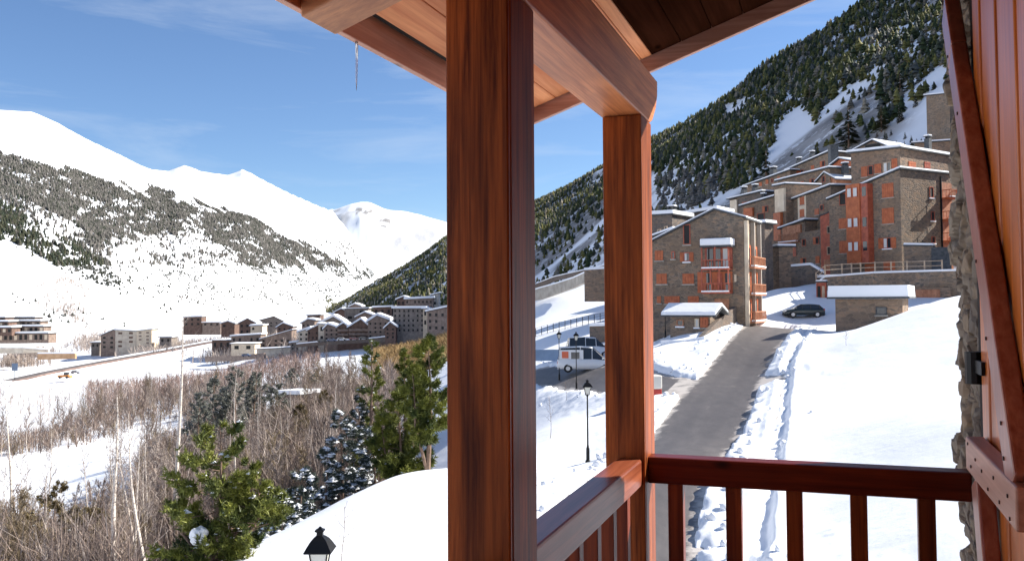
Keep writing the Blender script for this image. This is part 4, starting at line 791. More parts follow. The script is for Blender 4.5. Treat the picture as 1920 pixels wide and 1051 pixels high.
# ------------------------------------------------------------------ village across the valley
VG = 'apartment houses of the village in the valley'
def vb(label, pl, pr, Y, pyb, pyl, pyr, mt, apex=None, yaw=0, d=11, rows=3, cols=4, bal=False, snow=.5, win='dark', name='village_house', wmt=None):
    Yl, Yr = Y * (1 + yaw), Y * (1 - yaw); ap = (apex[0], zpy(apex[1], Y)) if apex else None
    h = Block(name, label, 'house', pl, Yl, pr, Yr, zpy(pyb, Y), zpy(pyl, Yl), zpy(pyr, Yr), d, M[mt], apex=ap, group=VG, over=.8, snow=snow, drop=6, roof='slate')
    H_ = min(h.zl, h.zr); fh = H_ / rows
    for i in range(rows):
        for j in range(cols):
            if (i * 7 + j * 3 + int(pl)) % 11 == 0: continue
            w = h.w / cols; x0 = (j + .28) * w; zz = i * fh + fh * .3; o = MB().b2((x0, -.08, zz), (x0 + w * .36, -.01, zz + fh * .46)).build('window', M[wmt or win], h.t)
        if bal: MB().b2((.3, -1.3, i * fh + .02), (h.w - .3, -.01, i * fh + .2)).b2((.3, -1.35, i * fh + .2), (h.w - .3, -1.22, i * fh + 1.15)).build('balcony', M[bal], h.t)
    return h
# terraces of the complex at far left
def terraced(label, rows, Y, x0, mt):
    t = None
    for k, (pl, pr, pt, pb) in enumerate(rows):
        a = P(pl, pt, Y + k * 7); b = P(pr, pb, Y + k * 7)
        if t is None: t = thing('terraced_apartment_block', label, 'building', (a.x, a.y, b.z)); o = t.location.copy()
        la = Vector((a.x, a.y, a.z)) - o; lb = Vector((b.x, b.y, b.z)) - o
        MB().b2((la.x, la.y, lb.z - 1.5), (lb.x, la.y + 9, la.z)).build('storey_wall', M[mt], t)
        s_ = MB().b2((la.x - .8, la.y - 1.6, la.z + .004), (lb.x + .8, la.y + 9, la.z + .35)).build('roof_slab', M['slate'], t); MB().b2((la.x - .7, la.y - 1.5, la.z + .36), (lb.x + .7, la.y + 9, la.z + 1.2)).build('snow_cover', M['snow'], s_)
        n_ = max(3, int((pr - pl) / 9)); w = (lb.x - la.x) / n_
        for j in range(n_): MB().b2((la.x + j * w + w * .2, la.y - .1, lb.z + .5), (la.x + j * w + w * .75, la.y - .01, la.z - .5)).build('window', M['dark' if (j + k) % 3 else 'cream'], t)
    return t
terraced('long terraced apartment block with snowy flat roofs at the far left edge of the valley', [(-60, 91, 626, 638), (-60, 82, 613, 622), (-60, 76, 603, 609), (-60, 66, 596, 600)], 520, 0, 'far1')
terraced('dark snow banded wing behind the long terraced block at the far left edge', [(-80, 22, 615, 624), (-80, 16, 604, 612), (-80, 10, 596, 601)], 515, 0, 'far4')
wall_run('valley_retaining_wall', 'tan retaining wall below the terraced apartment block', [(-40, 500, zpy(656, 500), zpy(645, 500)), (45, 500, zpy(656, 500), zpy(646, 500)), (92, 505, zpy(654, 505), zpy(650, 505))], 2, M['far3'], .6)
wall_run('tan_bank_wall', 'ochre bank wall between the terraced block and the square apartment house', [(72, 500, zpy(668, 500), zpy(657, 500)), (142, 500, zpy(667, 500), zpy(657, 500))], 2, noisy('ochre_masonry', (.42, .24, .12), (.6, .38, .22), .3), .6)
h = vb('square brown apartment house with pale stair tower standing alone in the valley', 190, 218, 575, 650, 624, 612, 'far1', yaw=.004, rows=3, cols=2)
h = vb('cream fronted middle part of the square apartment house in the valley', 217, 257, 570, 648, 614, 616, 'far3', rows=4, cols=2, wmt='far4')
h = vb('brown balconied right part of the square apartment house in the valley', 257, 285, 565, 648, 616, 613, 'cream', rows=5, cols=2, wmt='far1')
vb('small grey house with snow roof left of the square apartment house', 172, 188, 585, 648, 637, 637, 'far2', rows=1, cols=2)
vb('brown farmhouse high on the snowy slope above the valley road', 344, 378, 660, 608, 591, 590, 'far4', rows=2, cols=3, snow=.9)
vb('low brown barn beside the brown farmhouse on the slope', 380, 414, 655, 608, 601, 601, 'far1', rows=1, cols=3)
vb('pair of dark roofed houses with snowy gable in the middle of the valley', 449, 480, 600, 624, 602, 602, 'far4', apex=(.5, 594), rows=2, cols=3)
vb('wide dark roofed chalet above the three storey brown block', 484, 534, 640, 610, 598, 600, 'far2', apex=(.6, 590), rows=2, cols=5, snow=.2)
vb('reddish chalet corner in front of the dark roofed chalets', 472, 486, 590, 622, 606, 606, 'far1', rows=2, cols=2)
vb('three storey brown block with sloping snow roof by the valley road', 489, 547, 500, 656, 632, 616, 'far1', rows=3, cols=5, snow=.4)
vb('low long brown shed left of the three storey brown block', 434, 489, 510, 640, 627, 624, 'far1', rows=1, cols=5, snow=.7)
vb('low dark red shed at the bend of the valley road', 398, 434, 515, 652, 634, 634, 'far4', rows=1, cols=3, snow=.2)
vb('white fronted low building below the long brown shed', 434, 478, 485, 655, 641, 641, 'cream', rows=1, cols=2, snow=.3)
vb('long pale retaining building at the end of the snow field', 482, 556, 455, 664, 651, 648, 'far3', rows=1, cols=1, snow=.2, wmt='far3')
vb('pale yellow village house at the left end of the main row', 560, 580, 440, 646, 620, 613, 'far3', rows=3, cols=2, snow=.8)
vb('dark timber village house next to the pale yellow one', 577, 598, 435, 645, 617, 607, 'far4', rows=3, cols=3, snow=.7)
vb('cream side wall house with white base in the main row', 597, 611, 432, 640, 605, 606, 'far3', rows=2, cols=1)
vb('brown double gabled village house with snowy roof valley', 608, 636, 428, 636, 613, 613, 'far1', apex=(.25, 606), rows=3, cols=3, snow=.9)
vb('balconied chalet with small gable in the centre of the main row', 633, 655, 426, 635, 611, 611, 'far4', apex=(.5, 604), rows=3, cols=2, bal='far1', snow=.9)
vb('largest gabled balconied chalet in the centre of the main row', 654, 692, 422, 634, 611, 610, 'far4', apex=(.6, 597), rows=3, cols=4, bal='far1', snow=.9)
vb('tall gabled brown house right of the balconied chalets', 690, 728, 415, 632, 601, 598, 'far1', apex=(.45, 590), rows=4, cols=4, snow=1.2)
vb('grey gabled house behind the pale yellow village house', 600, 642, 455, 625, 604, 602, 'far2', apex=(.6, 592), rows=2, cols=4, snow=1.2)
vb('dark green grey flat roofed block behind the main row', 646, 690, 480, 610, 577, 576, 'far2', rows=3, cols=2, snow=.4)
vb('large grey five storey hotel block at the right end of the village', 737, 796, 405, 622, 577, 577, 'far2', rows=5, cols=7, snow=.9)
vb('cream end wall block at the right side of the grey hotel', 793, 802, 404, 612, 578, 578, 'cream', rows=2, cols=1)
vb('brown stone stepped house partly behind the tall nearer post', 801, 860, 395, 620, 583, 571, 'far1', yaw=.01, rows=3, cols=5, snow=.8)
vb('low flat hotel annex with snowy roof above the grey hotel block', 760, 812, 440, 580, 560, 558, 'far1', rows=2, cols=7, snow=1.0)
vb('pink rendered house at the top right of the village beside the post', 809, 822, 445, 583, 552, 549, noisy and 'far3', rows=3, cols=1)
vb('small roofed house above the gap between gabled house and hotel', 700, 735, 470, 590, 575, 574, 'far4', rows=1, cols=3, snow=.8)
vb('low house on the slope at the upper left end of the village', 576, 600, 520, 600, 589, 588, 'far4', rows=1, cols=3, snow=.5)
wall_run('village_street_wall', 'dark street wall with parked cars below the main row of chalets', [(556, 425, zpy(648, 425), zpy(642, 425)), (610, 418, zpy(644, 418), zpy(637, 418)), (690, 410, zpy(640, 410), zpy(633, 410)), (735, 405, zpy(638, 405), zpy(628, 405))], 1.5, M['stone3'], .5)
wall_run('lower_road_wall', 'reddish brown retaining wall of the road above the bare wood', [(385, 470, zpy(674, 470), zpy(664, 470)), (450, 450, zpy(672, 450), zpy(663, 450)), (495, 440, zpy(668, 440), zpy(658, 440))], 1.2, M['far1'], 0)
# ---- valley road on its embankment
VR = np.array([(P(a, 565, Y).x, P(a, 565, Y).y) for a, Y in ((-120, 385), (0, 415), (100, 450), (200, 490), (300, 525), (400, 545), (480, 555), (560, 560))]); VR = smooth_line(VR, 6.0)
zc = np.interp(VR[:, 0], [P(a, 565, Y).x for a, Y in ((-120, 385), (0, 415), (100, 450), (200, 490), (300, 525), (400, 545), (480, 555))], [zpy(b, Y) for b, Y in ((742, 385), (711, 415), (690, 450), (672, 490), (655, 525), (636, 545), (630, 555))])
t_ = np.gradient(VR, axis=0); t_ /= np.hypot(t_[:, 0], t_[:, 1])[:, None]; nx = np.stack([t_[:, 1], -t_[:, 0]], 1); nx *= np.sign(-nx[:, 1])[:, None]
def strip(name, offs, mtl, kind='structure'):
    V = np.stack([np.c_[VR + nx * a, zc + b] for a, b in offs], 1); a, b = V.shape[:2]; ix = np.arange(a * b).reshape(a, b)
    Fq = np.stack([ix[:-1, :-1], ix[:-1, 1:], ix[1:, 1:], ix[1:, :-1]], -1).reshape(-1, 4); o = link(name, npmesh(name, V.reshape(-1, 3), Fq), mtl, None); o['kind'] = kind; return o
strip('valley_road', [(-4, 0), (4, 0)], noisy('far_asphalt', (.10, .085, .08), (.17, .15, .14), .2, .8))
strip('road_embankment', [(4.01, .05), (4.2, .5), (4.4, .5), (4.5, -.35), (4.7, -.5)], noisy('embankment_masonry', (.12, .08, .07), (.26, .18, .15), .15, .9))
strip('snow_verge', [(-14, -3), (-6, .7), (-4.01, .1)], M['snow']); strip('snow_skirt', [(4.6, -.42), (9, -2.0), (22, -9)], M['snow'])

# ------------------------------------------------------------------ vehicles
def car_paint(name, c): 
    m = mat(name, c, .28, spec=.6); m.node_tree.nodes['Principled BSDF'].inputs['Coat Weight'].default_value = .5; return m
M['tyre'] = mat('tyre_rubber', (.02, .02, .02), .8); M['rim'] = mat('wheel_rim', (.45, .46, .48), .35, .8); M['head'] = mat('headlight_glass', (.75, .78, .8), .1); M['tail'] = mat('tail_light', (.45, .02, .02), .25)
def sect(mb, xs, prof, hw):      # loft of sections along x; prof(x) -> list of (y,z) half outline bottom->top
    V = []; n = None
    for x in xs:
        q = prof(x); ring = [(x, y, z) for y, z in q] + [(x, -y, z) for y, z in q[::-1]]; n = len(ring); V += ring
    f = [(i * n + k, i * n + (k + 1) % n, (i + 1) * n + (k + 1) % n, (i + 1) * n + k) for i in range(len(xs) - 1) for k in range(n)]
    f += [tuple(range(n))[::-1], tuple(range((len(xs) - 1) * n, len(xs) * n))]; mb.add(V, f); return mb
def vehicle(name, label, cat, loc, rz, paint, L, Wd, belt, hood, roofp, wheels, top_paint=True, group=None):
    """belt: belt height; hood: [(x,z)] lower body top line; roofp: [(x,z)] greenhouse line"""
    t = thing(name, label, cat, loc, rz, group); hw = Wd / 2; hx = [a for a, _ in hood]; hz = [b for _, b in hood]
    def p1(x):
        z = float(np.interp(x, hx, hz)); e = 1 - .12 * (abs(x) / (L / 2)) ** 6; return [(hw * .86 * e, .24), (hw * .97 * e, .36), (hw * e, .6), (hw * .98 * e, z - .09), (hw * .9 * e, z - .015), (hw * .5 * e, z + .01)]
    sect(MB(), list(np.linspace(-L / 2, L / 2, 25)), p1, hw).build('body', paint, t, smooth=True)
    rx = [a for a, _ in roofp]; rz_ = [b for _, b in roofp]
    def p2(x):
        z = float(np.interp(x, rx, rz_)); b = float(np.interp(x, hx, hz)) - .03; k = max(z - b, .01); y1 = hw * .93; y2 = hw * .93 - k * .28; return [(y1, b), (y1 - .03, b + .02), (y2, max(z - .07, b + .022)), (y2 - .08, max(z - .01, b + .023)), (y2 * .5, max(z, b + .024))]
    xs = list(np.linspace(rx[0], rx[-1], 17)); sect(MB(), xs, p2, hw).build('cabin', M['pane'], t, smooth=False)
    top = [x for x in rx if np.interp(x, rx, rz_) > max(rz_) - .1]
    def p3(x): z = float(np.interp(x, rx, rz_)); y2 = hw * .93 - (z - belt) * .28; return [(y2 + .02, z - .09), (y2 - .06, z + .0), (y2 * .5, z + .015)]
    sect(MB(), list(np.linspace(min(top) , max(top), 6)), p3, hw).build('roof_panel', paint, t, smooth=True)
    for x0 in rx[1:-1]:
        for sy in (-1, 1): z = float(np.interp(x0, rx, rz_)); MB().tube([(x0, sy * (hw * .93 + .005), belt - .03), (x0 * .97, sy * (hw * .93 - (z - belt) * .28 + .012), z - .06)], .035, 5).build('window_pillar', paint, t)
    for x0 in wheels:
        for sy in (-1, 1):
            c = Vector((x0, sy * (hw - .10), .32)); w = MB(); ring = []
            o = MB().tube([c - Vector((0, .11, 0)), c + Vector((0, .11, 0))], .32, 18).build('wheel', M['tyre'], t, .02); MB().tube([c - Vector((0, .118 * 1, 0)), c + Vector((0, .118, 0))], .20, 14).build('rim', M['rim'], o)
            MB().tube([c + Vector((0, sy * .03, 0)), c + Vector((0, sy * .09, 0))], .38, 18).build('wheel_arch', M['dark'], t)
    zf = hz[-1]
    for sy in (-1, 1):
        MB().b2((L / 2 - .16, sy * hw * .68 - .17, .62), (L / 2 - .005, sy * hw * .68 + .17, .76)).build('headlight', M['head'], t, .03); MB().b2((-L / 2 + .005, sy * hw * .78 - .1, .72), (-L / 2 + .12, sy * hw * .78 + .1, .95)).build('tail_light', M['tail'], t, .02)
        MB().b2((roofp[-1][0] - .25, sy * (hw + .09) - .09, belt + .02), (roofp[-1][0] - .12, sy * (hw + .09) + .09, belt + .16)).build('wing_mirror', paint, t, .03)
    MB().b2((L / 2 - .03, -hw * .4, .42), (L / 2 + .012, hw * .4, .60)).build('grille', M['dark'], t); MB().b2((-L / 2 - .03, -hw * .85, .30), (-L / 2 + .1, hw * .85, .45)).b2((L / 2 - .08, -hw * .85, .26), (L / 2 + .04, hw * .85, .40)).build('bumper', M['tyre'], t, .03)
    return t
q = at(1506, 101.5); vehicle('parked_car', 'dark green black hatchback parked in blue shade at the head of the road', 'car', (q.x, q.y, q.z + .02), R(176), car_paint('dark_green_paint', (.012, .02, .016)), 4.3, 1.75, .92, [(-2.15, .82), (-2.0, .95), (-1.0, .97), (1.0, .95), (1.9, .82), (2.15, .66)], [(-2.0, .96), (-1.6, 1.36), (-.6, 1.46), (.3, 1.42), (1.15, .97)], (-1.3, 1.32))
white = car_paint('white_van_paint', (.78, .79, .8))
q = at(1098, 84.5); vehicle('white_van', 'white panel van with orange cross mark on its side parked below the road', 'van', (q.x, q.y, q.z + .05), R(-8), white, 5.2, 1.95, 1.15, [(-2.6, 1.15), (-2.5, 1.2), (.8, 1.2), (1.8, 1.1), (2.45, .95), (2.6, .75)], [(-2.55, 1.2), (-2.45, 2.2), (-.5, 2.3), (.6, 2.22), (1.75, 1.14)], (-1.6, 1.7))
van = [o for o in bpy.data.objects if o.name.startswith('white_van')][0]
MB().b2((-2.4, -.90, 1.12), (-.2, -.84, 2.0)).build('side_panel', white, van); MB().b2((-2.15, -.935, 1.25), (-1.55, -.905, 1.85)).build('orange_mark', mat('orange_decal', (.75, .16, .07), .5), van)
MB().b2((-1.3, -.935, 1.2), (-.55, -.905, 1.8)).build('side_window', M['pane'], van)
q = at(1104, 95.5); vehicle('white_minibus', 'second white vehicle with two dark side windows behind the van', 'minibus', (q.x, q.y, q.z + .05), R(4), white, 4.8, 1.9, 1.2, [(-2.4, 1.1), (-2.3, 1.2), (.8, 1.2), (1.8, 1.05), (2.3, .95), (2.4, .75)], [(-2.35, 1.2), (-2.2, 2.0), (-.5, 2.1), (.6, 2.02), (1.6, 1.12)], (-1.5, 1.5))
q = at(1219, 57.5); t = thing('roadside_salt_box', 'white and red box standing at the road junction beside the post', 'salt box', (q.x, q.y, q.z - .05), R(15))
MB().b2((-.55, -.4, 0), (.55, .4, .5)).build('base', mat('red_plastic', (.45, .04, .03), .5), t, .04); MB().b2((-.58, -.43, .505), (.58, .43, 1.35)).build('lid', mat('white_plastic', (.75, .72, .64), .5), t, .08)
q = at(126, 408, 2.0); q.z = zpy(703, 408); t = thing('snow_plough', 'small orange machine on the snow beside the valley road', 'machine', q, R(10)); om = mat('orange_paint', (.70, .26, .06), .5)
MB().b2((-3.4, -1.1, .6), (1.2, 1.1, 1.5)).build('body', om, t, .08); MB().b2((-.8, -1, 1.51), (1.0, 1, 2.7)).build('cab', M['pane'], t, .1); MB().b2((1.8, -1.6, .1), (2.1, 1.6, 1.2)).b2((1.2, -.2, .5), (1.8, .2, .8)).build('plough_blade', om, t)
for sx in (-2.4, .5): MB().tube([(sx, -1.2, .5), (sx, 1.2, .5)], .5, 12).build('wheels', M['tyre'], t)
CARS = 'small cars parked along the village street'
cm = [car_paint('paint_%s' % a, b) for a, b in (('black', (.02, .02, .022)), ('blue', (.03, .06, .14)), ('silver', (.4, .41, .42)), ('dark_red', (.16, .02, .02)))]
cp = None
for i, (px, py, Y, lab) in enumerate(((604, 641, 412, 'car at the left end of the village street'), (622, 640, 410, 'car below the double gabled village house'), (641, 638, 408, 'car below the small gabled chalet'), (664, 637, 406, 'car below the largest gabled chalet'), (682, 636, 404, 'car at the right end of the village street'), (462, 668, 440, 'car on the road above the bare wood'), (142, 700, 412, 'dark car on the valley road by the orange machine'))):
    p = P(px, py, Y); t = thing('village_car', lab, 'car', (p.x, p.y, p.z), 0, CARS)
    MB().prism([(-2.1, -.85, .3), (2.1, -.85, .3), (2.1, -.85, .75), (1.2, -.85, .9), (.5, -.85, 1.4), (-1.4, -.85, 1.42), (-2.05, -.85, .95)], (0, 1.7, 0)).build('body', cm[i % 4], t, .06)
    MB().prism([(-1.35, -.87, .92), (.95, -.87, .92), (.45, -.87, 1.32), (-1.2, -.87, 1.34)], (0, 1.74, 0)).build('windows', M['pane'], t)
    MB().tube([(1.3, -.88, .32), (1.3, .88, .32)], .32, 10).tube([(-1.3, -.88, .32), (-1.3, .88, .32)], .32, 10).build('wheels', M['tyre'], t)
p = P(28, 690, 400); t = thing('road_sign', 'blue grey information board beside the valley road', 'sign', (p.x, p.y, p.z - 4)); MB().b2((-.1, -.1, -1), (.1, .1, 3)).build('post', M['iron'], t); MB().b2((-1.3, -.18, 3.0), (1.3, -.06, 6.2)).build('board', mat('blue_board', (.12, .17, .25), .5), t)
# more houses packed into the village rows
for a in ((566, 590, 470, 622, 603, 598, 'far1', (.5, 596), 2, 3, 'small brown gabled house behind the pale yellow village house'),
          (520, 548, 540, 626, 610, 609, 'far4', (.4, 603), 2, 3, 'small dark gabled house behind the three storey brown block'),
          (628, 652, 500, 600, 583, 582, 'far4', (.5, 577), 2, 3, 'dark gabled chalet behind the grey gabled house'),
          (668, 700, 455, 612, 592, 590, 'far1', (.5, 584), 2, 3, 'brown gabled chalet behind the largest balconied chalet'),
          (722, 742, 400, 634, 612, 610, 'far4', (.5, 603), 3, 2, 'narrow dark chalet between the tall gabled house and the hotel'),
          (470, 492, 560, 618, 608, 607, 'cream', None, 1, 2, 'tiny cream hut among the dark roofed houses'),
          (300, 322, 560, 640, 628, 628, 'far2', None, 1, 2, 'grey hut right of the square apartment house'),
          (415, 440, 620, 612, 603, 603, 'far4', (.5, 599), 1, 2, 'little dark chalet between the barn and the dark roofed pair'),
          (655, 676, 520, 586, 573, 572, 'far1', (.5, 568), 2, 2, 'highest small chalet above the dark flat roofed block'),
          (744, 768, 470, 574, 560, 559, 'far4', (.5, 555), 1, 3, 'dark chalet left of the low hotel annex'),
          (545, 562, 450, 654, 640, 638, 'far2', None, 2, 2, 'grey shed at the left end of the village street')):
    vb(a[10], *a[:7], apex=a[7], rows=a[8], cols=a[9], snow=.7)
# ------------------------------------------------------------------ near trees
def strip_tris(mb, p, d, L, w, m):      # a thin blade
    s = d.cross(Vector((random.gauss(0, 1), random.gauss(0, 1), random.gauss(0, 1)))).normalized() * w
    mb.v += [tuple(p - s), tuple(p + s), tuple(p + d * L)]; n = len(mb.v) - 3; mb.f.append((n, n + 1, n + 2)); mb.m.append(m)
def quickmesh(name, mb, mats):
    me = bpy.data.meshes.new(name); me.from_pydata(mb.v, [], mb.f); me.polygons.foreach_set('material_index', mb.m)
    for q in mats: me.materials.append(q)
    return me
def rv(s=1): return Vector((random.gauss(0, s), random.gauss(0, s), random.gauss(0, s)))
def pine_meshes(seed, Ht, rad, tufts=1.0, lean=0.0, leaders=1, snow=.05, low=.12, needle='needle', blade=.15, droop=0.0):
    random.seed(seed); tr = MB(); cr = MB()
    for ld in range(leaders):
        off = Vector((0, 0, 0)) if ld == 0 else Vector((random.choice((-1, 1)) * rad * random.uniform(.35, .6), random.uniform(-.3, .3) * rad, 0)); hh = Ht * (1 if ld == 0 else random.uniform(.55, .8)); rr_ = rad * (1 if ld == 0 else .6)
        path = [off * min(1, t * 2.2) + Vector((lean * t * t * Ht + math.sin(t * 4 + seed) * .06 * rad, math.cos(t * 3 + seed) * .05 * rad, t * hh)) for t in [i / 9 for i in range(10)]]
        tr.tube(path, [max(.012, .021 * Ht * (1 - .93 * i / 9)) * (1 if ld == 0 else .7) for i in range(10)], 7)
        nb = int(46 * (hh / 8) + 10)
        for b in range(nb):
            t = low + (1 - low) * (b + random.random()) / nb; i = min(8, int(t * 9)); p0 = path[i].lerp(path[i + 1], t * 9 - i)
            prof = (1 - t) ** .62 * (.55 + .45 * min(1, (t - low) / .22 + .35)); L = rr_ * prof * random.uniform(.38, 1.32) + .12; a = random.uniform(0, 6.28); up = random.uniform(.0, .55) * (t * .9 + .25) - droop
            d = Vector((math.cos(a), math.sin(a), up)).normalized(); p1 = p0 + d * L * .6; p2 = p0 + d * L + Vector((0, 0, L * .16 - droop * L * .3)); tr.tube([p0, p1, p2], [.018 * (1.2 - t) + .008, .012, .005], 4, cap=False)
            k = int((7 + L * 15) * tufts)
            for j in range(k):
                s_ = random.uniform(.3, 1.03) ** .62; c = p0.lerp(p1, s_ / .6) if s_ < .6 else p1.lerp(p2, (s_ - .6) / .4)
                c = c + rv(.055 * L + .025); sn = random.random() < snow; m = 1 if sn else 0
                n_ = 9
                if sn:
                    q = random.uniform(.05, .13) * (1.7 if snow > .3 else 1); z = Vector((0, 0, q * .5)); e = [c + z + Vector((math.cos(x) * q * random.uniform(.7, 1.4), math.sin(x) * q * random.uniform(.7, 1.2), -q * .35)) for x in (0, 1.3, 2.5, 3.8, 5)]; b0 = len(cr.v)
                    cr.v += [tuple(c + z * 1.6)] + [tuple(x) for x in e]; cr.f += [(b0, b0 + 1 + x, b0 + 1 + (x + 1) % 5) for x in range(5)]; cr.m += [1] * 5
                for x in range(n_): dd = (d * .5 + rv(.55) + Vector((0, 0, .35))).normalized(); strip_tris(cr, c + rv(.02), dd, random.uniform(.7, 1.3) * blade, blade * .13, 0)
    return quickmesh('trunk', tr, [M['bark']]), quickmesh('crown', cr, [M[needle], M['snow']])
def place_tree(name, label, cat, meshes, loc, rz=0, sc=1.0, group=None):
    t = thing(name, label, cat, loc, rz, group); t.scale = (sc, sc, sc)
    for nm, me in zip(('trunk', 'crown'), meshes):
        o = bpy.data.objects.new(nm, me); S.collection.objects.link(o); o.parent = t
    return t
M['frost'] = noisy('frosted_needles', (.10, .11, .085), (.32, .32, .28), 1.5, .7)
def pine_at(name, label, px, pytop, Y, rad, seed, **k):
    q = at(px, Y, -.15); top = P(px, pytop, Y).z; Ht = max(1.5, top - q.z); return place_tree(name, label, 'tree', pine_meshes(seed, Ht, rad, **k), q, random.uniform(0, 6) if not k.get('leaders') else 0)
pine_at('scots_pine', 'large sunlit olive green pine with a snow lump in its crown, front of the birches', 408, 797, 31.5, 2.3, 11, leaders=4, tufts=1.45, snow=.03, blade=.2, low=.05)
pine_at('scots_pine', 'tall pine with bare lower trunk standing on the snow crest beside the nearer post', 803, 632, 48, 1.75, 12, leaders=2, tufts=2.2, low=.24, snow=.02, blade=.26)
pine_at('scots_pine', 'dense bushy dark green pine left of the crest pine', 748, 735, 50, 1.75, 13, leaders=3, tufts=2.2, low=.06, snow=.03, blade=.26)
pine_at('scots_pine', 'slim dark pine rising behind the bushy one at the wood edge', 694, 640, 60, 1.5, 14, tufts=1.0, low=.15, snow=.06, blade=.22)
for a, b, Y, rd, sd_, lab in ((640, 768, 54, 1.7, 15, 'snow laden blue green fir in the middle of the wood edge'), (612, 840, 49, 1.5, 16, 'lower snow laden fir beside the blue green fir'), (672, 745, 60, 1.5, 17, 'dark snow flecked fir behind the blue green fir'), (566, 880, 44, 1.5, 18, 'dark snowy fir bush nearest the curved snow bank'), (700, 800, 52, 1.6, 19, 'broad dark fir with snow patches beside the red bushes'), (528, 930, 41, 1.3, 26, 'low dark fir bush right of the large sunlit pine')):
    pine_at('snowy_fir', lab, a, b, Y, rd, sd_, needle='needle2', snow=.36, droop=.35, blade=.26, low=.04, tufts=1.5)
for a, b, Y, rd, sd_, lab in ((440, 690, 130, 3.2, 20, 'grey green frosted pine beyond the large sunlit pine'), (480, 700, 140, 4, 21, 'frosted pine right of the grey green pine'), (405, 708, 135, 3.4, 22, 'small frosted pine left of the grey green pine'), (520, 722, 150, 3.4, 45, 'rightmost frosted pine of the frosted clump'), (375, 738, 125, 3, 46, 'leftmost frosted pine of the frosted clump'), (760, 655, 85, 1.6, 23, 'narrow pine showing above the dense bushy pine'), (590, 700, 250, 2.6, 24, 'small pine at the foot of the snow field below the village'), (548, 690, 260, 2.6, 25, 'leftmost small pine at the foot of the snow field')):
    pine_at('distant_pine', lab, a, b, Y, rd, sd_, needle='frost' if Y > 100 else 'needle', snow=.16 if Y > 100 else .03, blade=.36, tufts=.8)
M['larch'] = noisy('brown_larch_needles', (.10, .075, .03), (.26, .20, .09), 1.2, .8)
for a, b, Y, rd, sd_, lab in ((112, 905, 52, 2.2, 40, 'bushy brown larch at the lower left corner'), (60, 965, 48, 1.6, 41, 'low brown larch left of the bushy one'), (168, 955, 50, 1.6, 42, 'low brown larch right of the bushy one'), (560, 760, 110, 2.2, 43, 'olive brown larch in the middle of the wood'), (610, 735, 130, 2.2, 44, 'small olive larch above the middle of the wood')):
    pine_at('larch_tree', lab, a, b, Y, rd, sd_, needle='larch', snow=.02, blade=.2 if Y < 60 else .34, tufts=1.1, low=.03, leaders=2)
# bare trees -------------------------------------------------------------
def bare_meshes(seed, Ht, spread, n1=20, n2=6, n3=4, tr_r=.009, bw=.014, start=.3, up=.9, wander=.02, lean=0):
    random.seed(seed); tr = MB(); cr = MB(); ph = random.uniform(0, 6)
    path = [Vector((math.sin(t * 5 + ph) * wander * Ht + lean * Ht * t, math.cos(t * 4 + ph) * wander * Ht, t * Ht)) for t in [i / 11 for i in range(12)]]
    tr.tube(path, [max(.008, tr_r * Ht * (1 - .92 * i / 11)) for i in range(12)], 7)
    for b in range(n1):
        t = start + (1 - start) * (b + random.random()) / n1; i = min(10, int(t * 11)); p0 = path[i].lerp(path[i + 1], t * 11 - i); a = random.uniform(0, 6.28)
        L = spread * (1.15 - t) * random.uniform(.6, 1.2) * 1.2 + .15; d = Vector((math.cos(a), math.sin(a), up * random.uniform(.6, 1.5))).normalized()
        p1 = p0 + d * L * .5 + rv(.04 * L); p2 = p0 + d * L + Vector((0, 0, L * .2)) + rv(.06 * L); cr.tube([p0, p1, p2], [bw * 1.3, bw * .8, bw * .4], 3, cap=False)
        for c in range(n2):
            s_ = random.uniform(.25, 1); q0 = p0.lerp(p1, s_ * 2) if s_ < .5 else p1.lerp(p2, s_ * 2 - 1); dd = (d + rv(.55) + Vector((0, 0, .25))).normalized(); l2 = L * random.uniform(.25, .5)
            strip_tris(cr, q0, dd, l2, bw * .75, 0)
            for e in range(n3): strip_tris(cr, q0 + dd * l2 * random.uniform(.2, .95), (dd + rv(.5) + Vector((0, 0, .15))).normalized(), l2 * random.uniform(.4, .8), bw * .55, 0)
    return tr, cr
def bare_tree(seed, barkm, twigm, **k): tr, cr = bare_meshes(seed, **k); return quickmesh('trunk', tr, [M[barkm]]), quickmesh('crown', cr, [M[twigm]])
BI = [(228, 740, 1.0, 44, -.035, 'white birch with a straight trunk, left of the leaning pair'), (280, 775, 1, 45, -.115, 'birch leaning left beside the straight one'), (262, 830, 1, 47, -.12, 'thinner leaning birch between the two white trunks'), (337, 548, 1, 58, .0, 'tallest slender white birch rising above the pine to the valley houses'), (166, 850, 1, 50, 0, 'thin birch sapling at the lower left'), (276, 850, 1, 52, 0, 'thin upright birch right behind the leaning pair'), (20, 690, 1, 62, .0, 'slim bare birch near the left edge'), (433, 690, 1, 66, .05, 'birch leaning right behind the large sunlit pine'), (95, 800, 1, 60, .0, 'thin birch over the lower snow field'), (632, 700, 1, 90, .0, 'slim birch in front of the snow field below the chalets')]
for i, (px, pt, _, Y, ln, lab) in enumerate(BI):
    q = at(px, Y, -.1); Ht = P(px, pt, Y).z - q.z; place_tree('birch_tree', lab, 'tree', bare_tree(50 + i, 'birch', 'twig2' if i % 2 else 'twig', Ht=Ht, spread=Ht * .13, n1=30, n2=7, n3=4, tr_r=(.0165, .014, .012, .0105)[i] if i < 4 else .009, wander=.009 if i == 3 else .014, bw=.012, start=.35, lean=ln, up=1.0), q)
sl = [bare_tree(70 + k, 'birch', 'twig2' if k % 2 else 'twig', Ht=9.0, spread=1.0, n1=26, n2=6, n3=3, tr_r=.0075, bw=.012, start=.35, up=1.3, wander=.012) for k in range(3)]
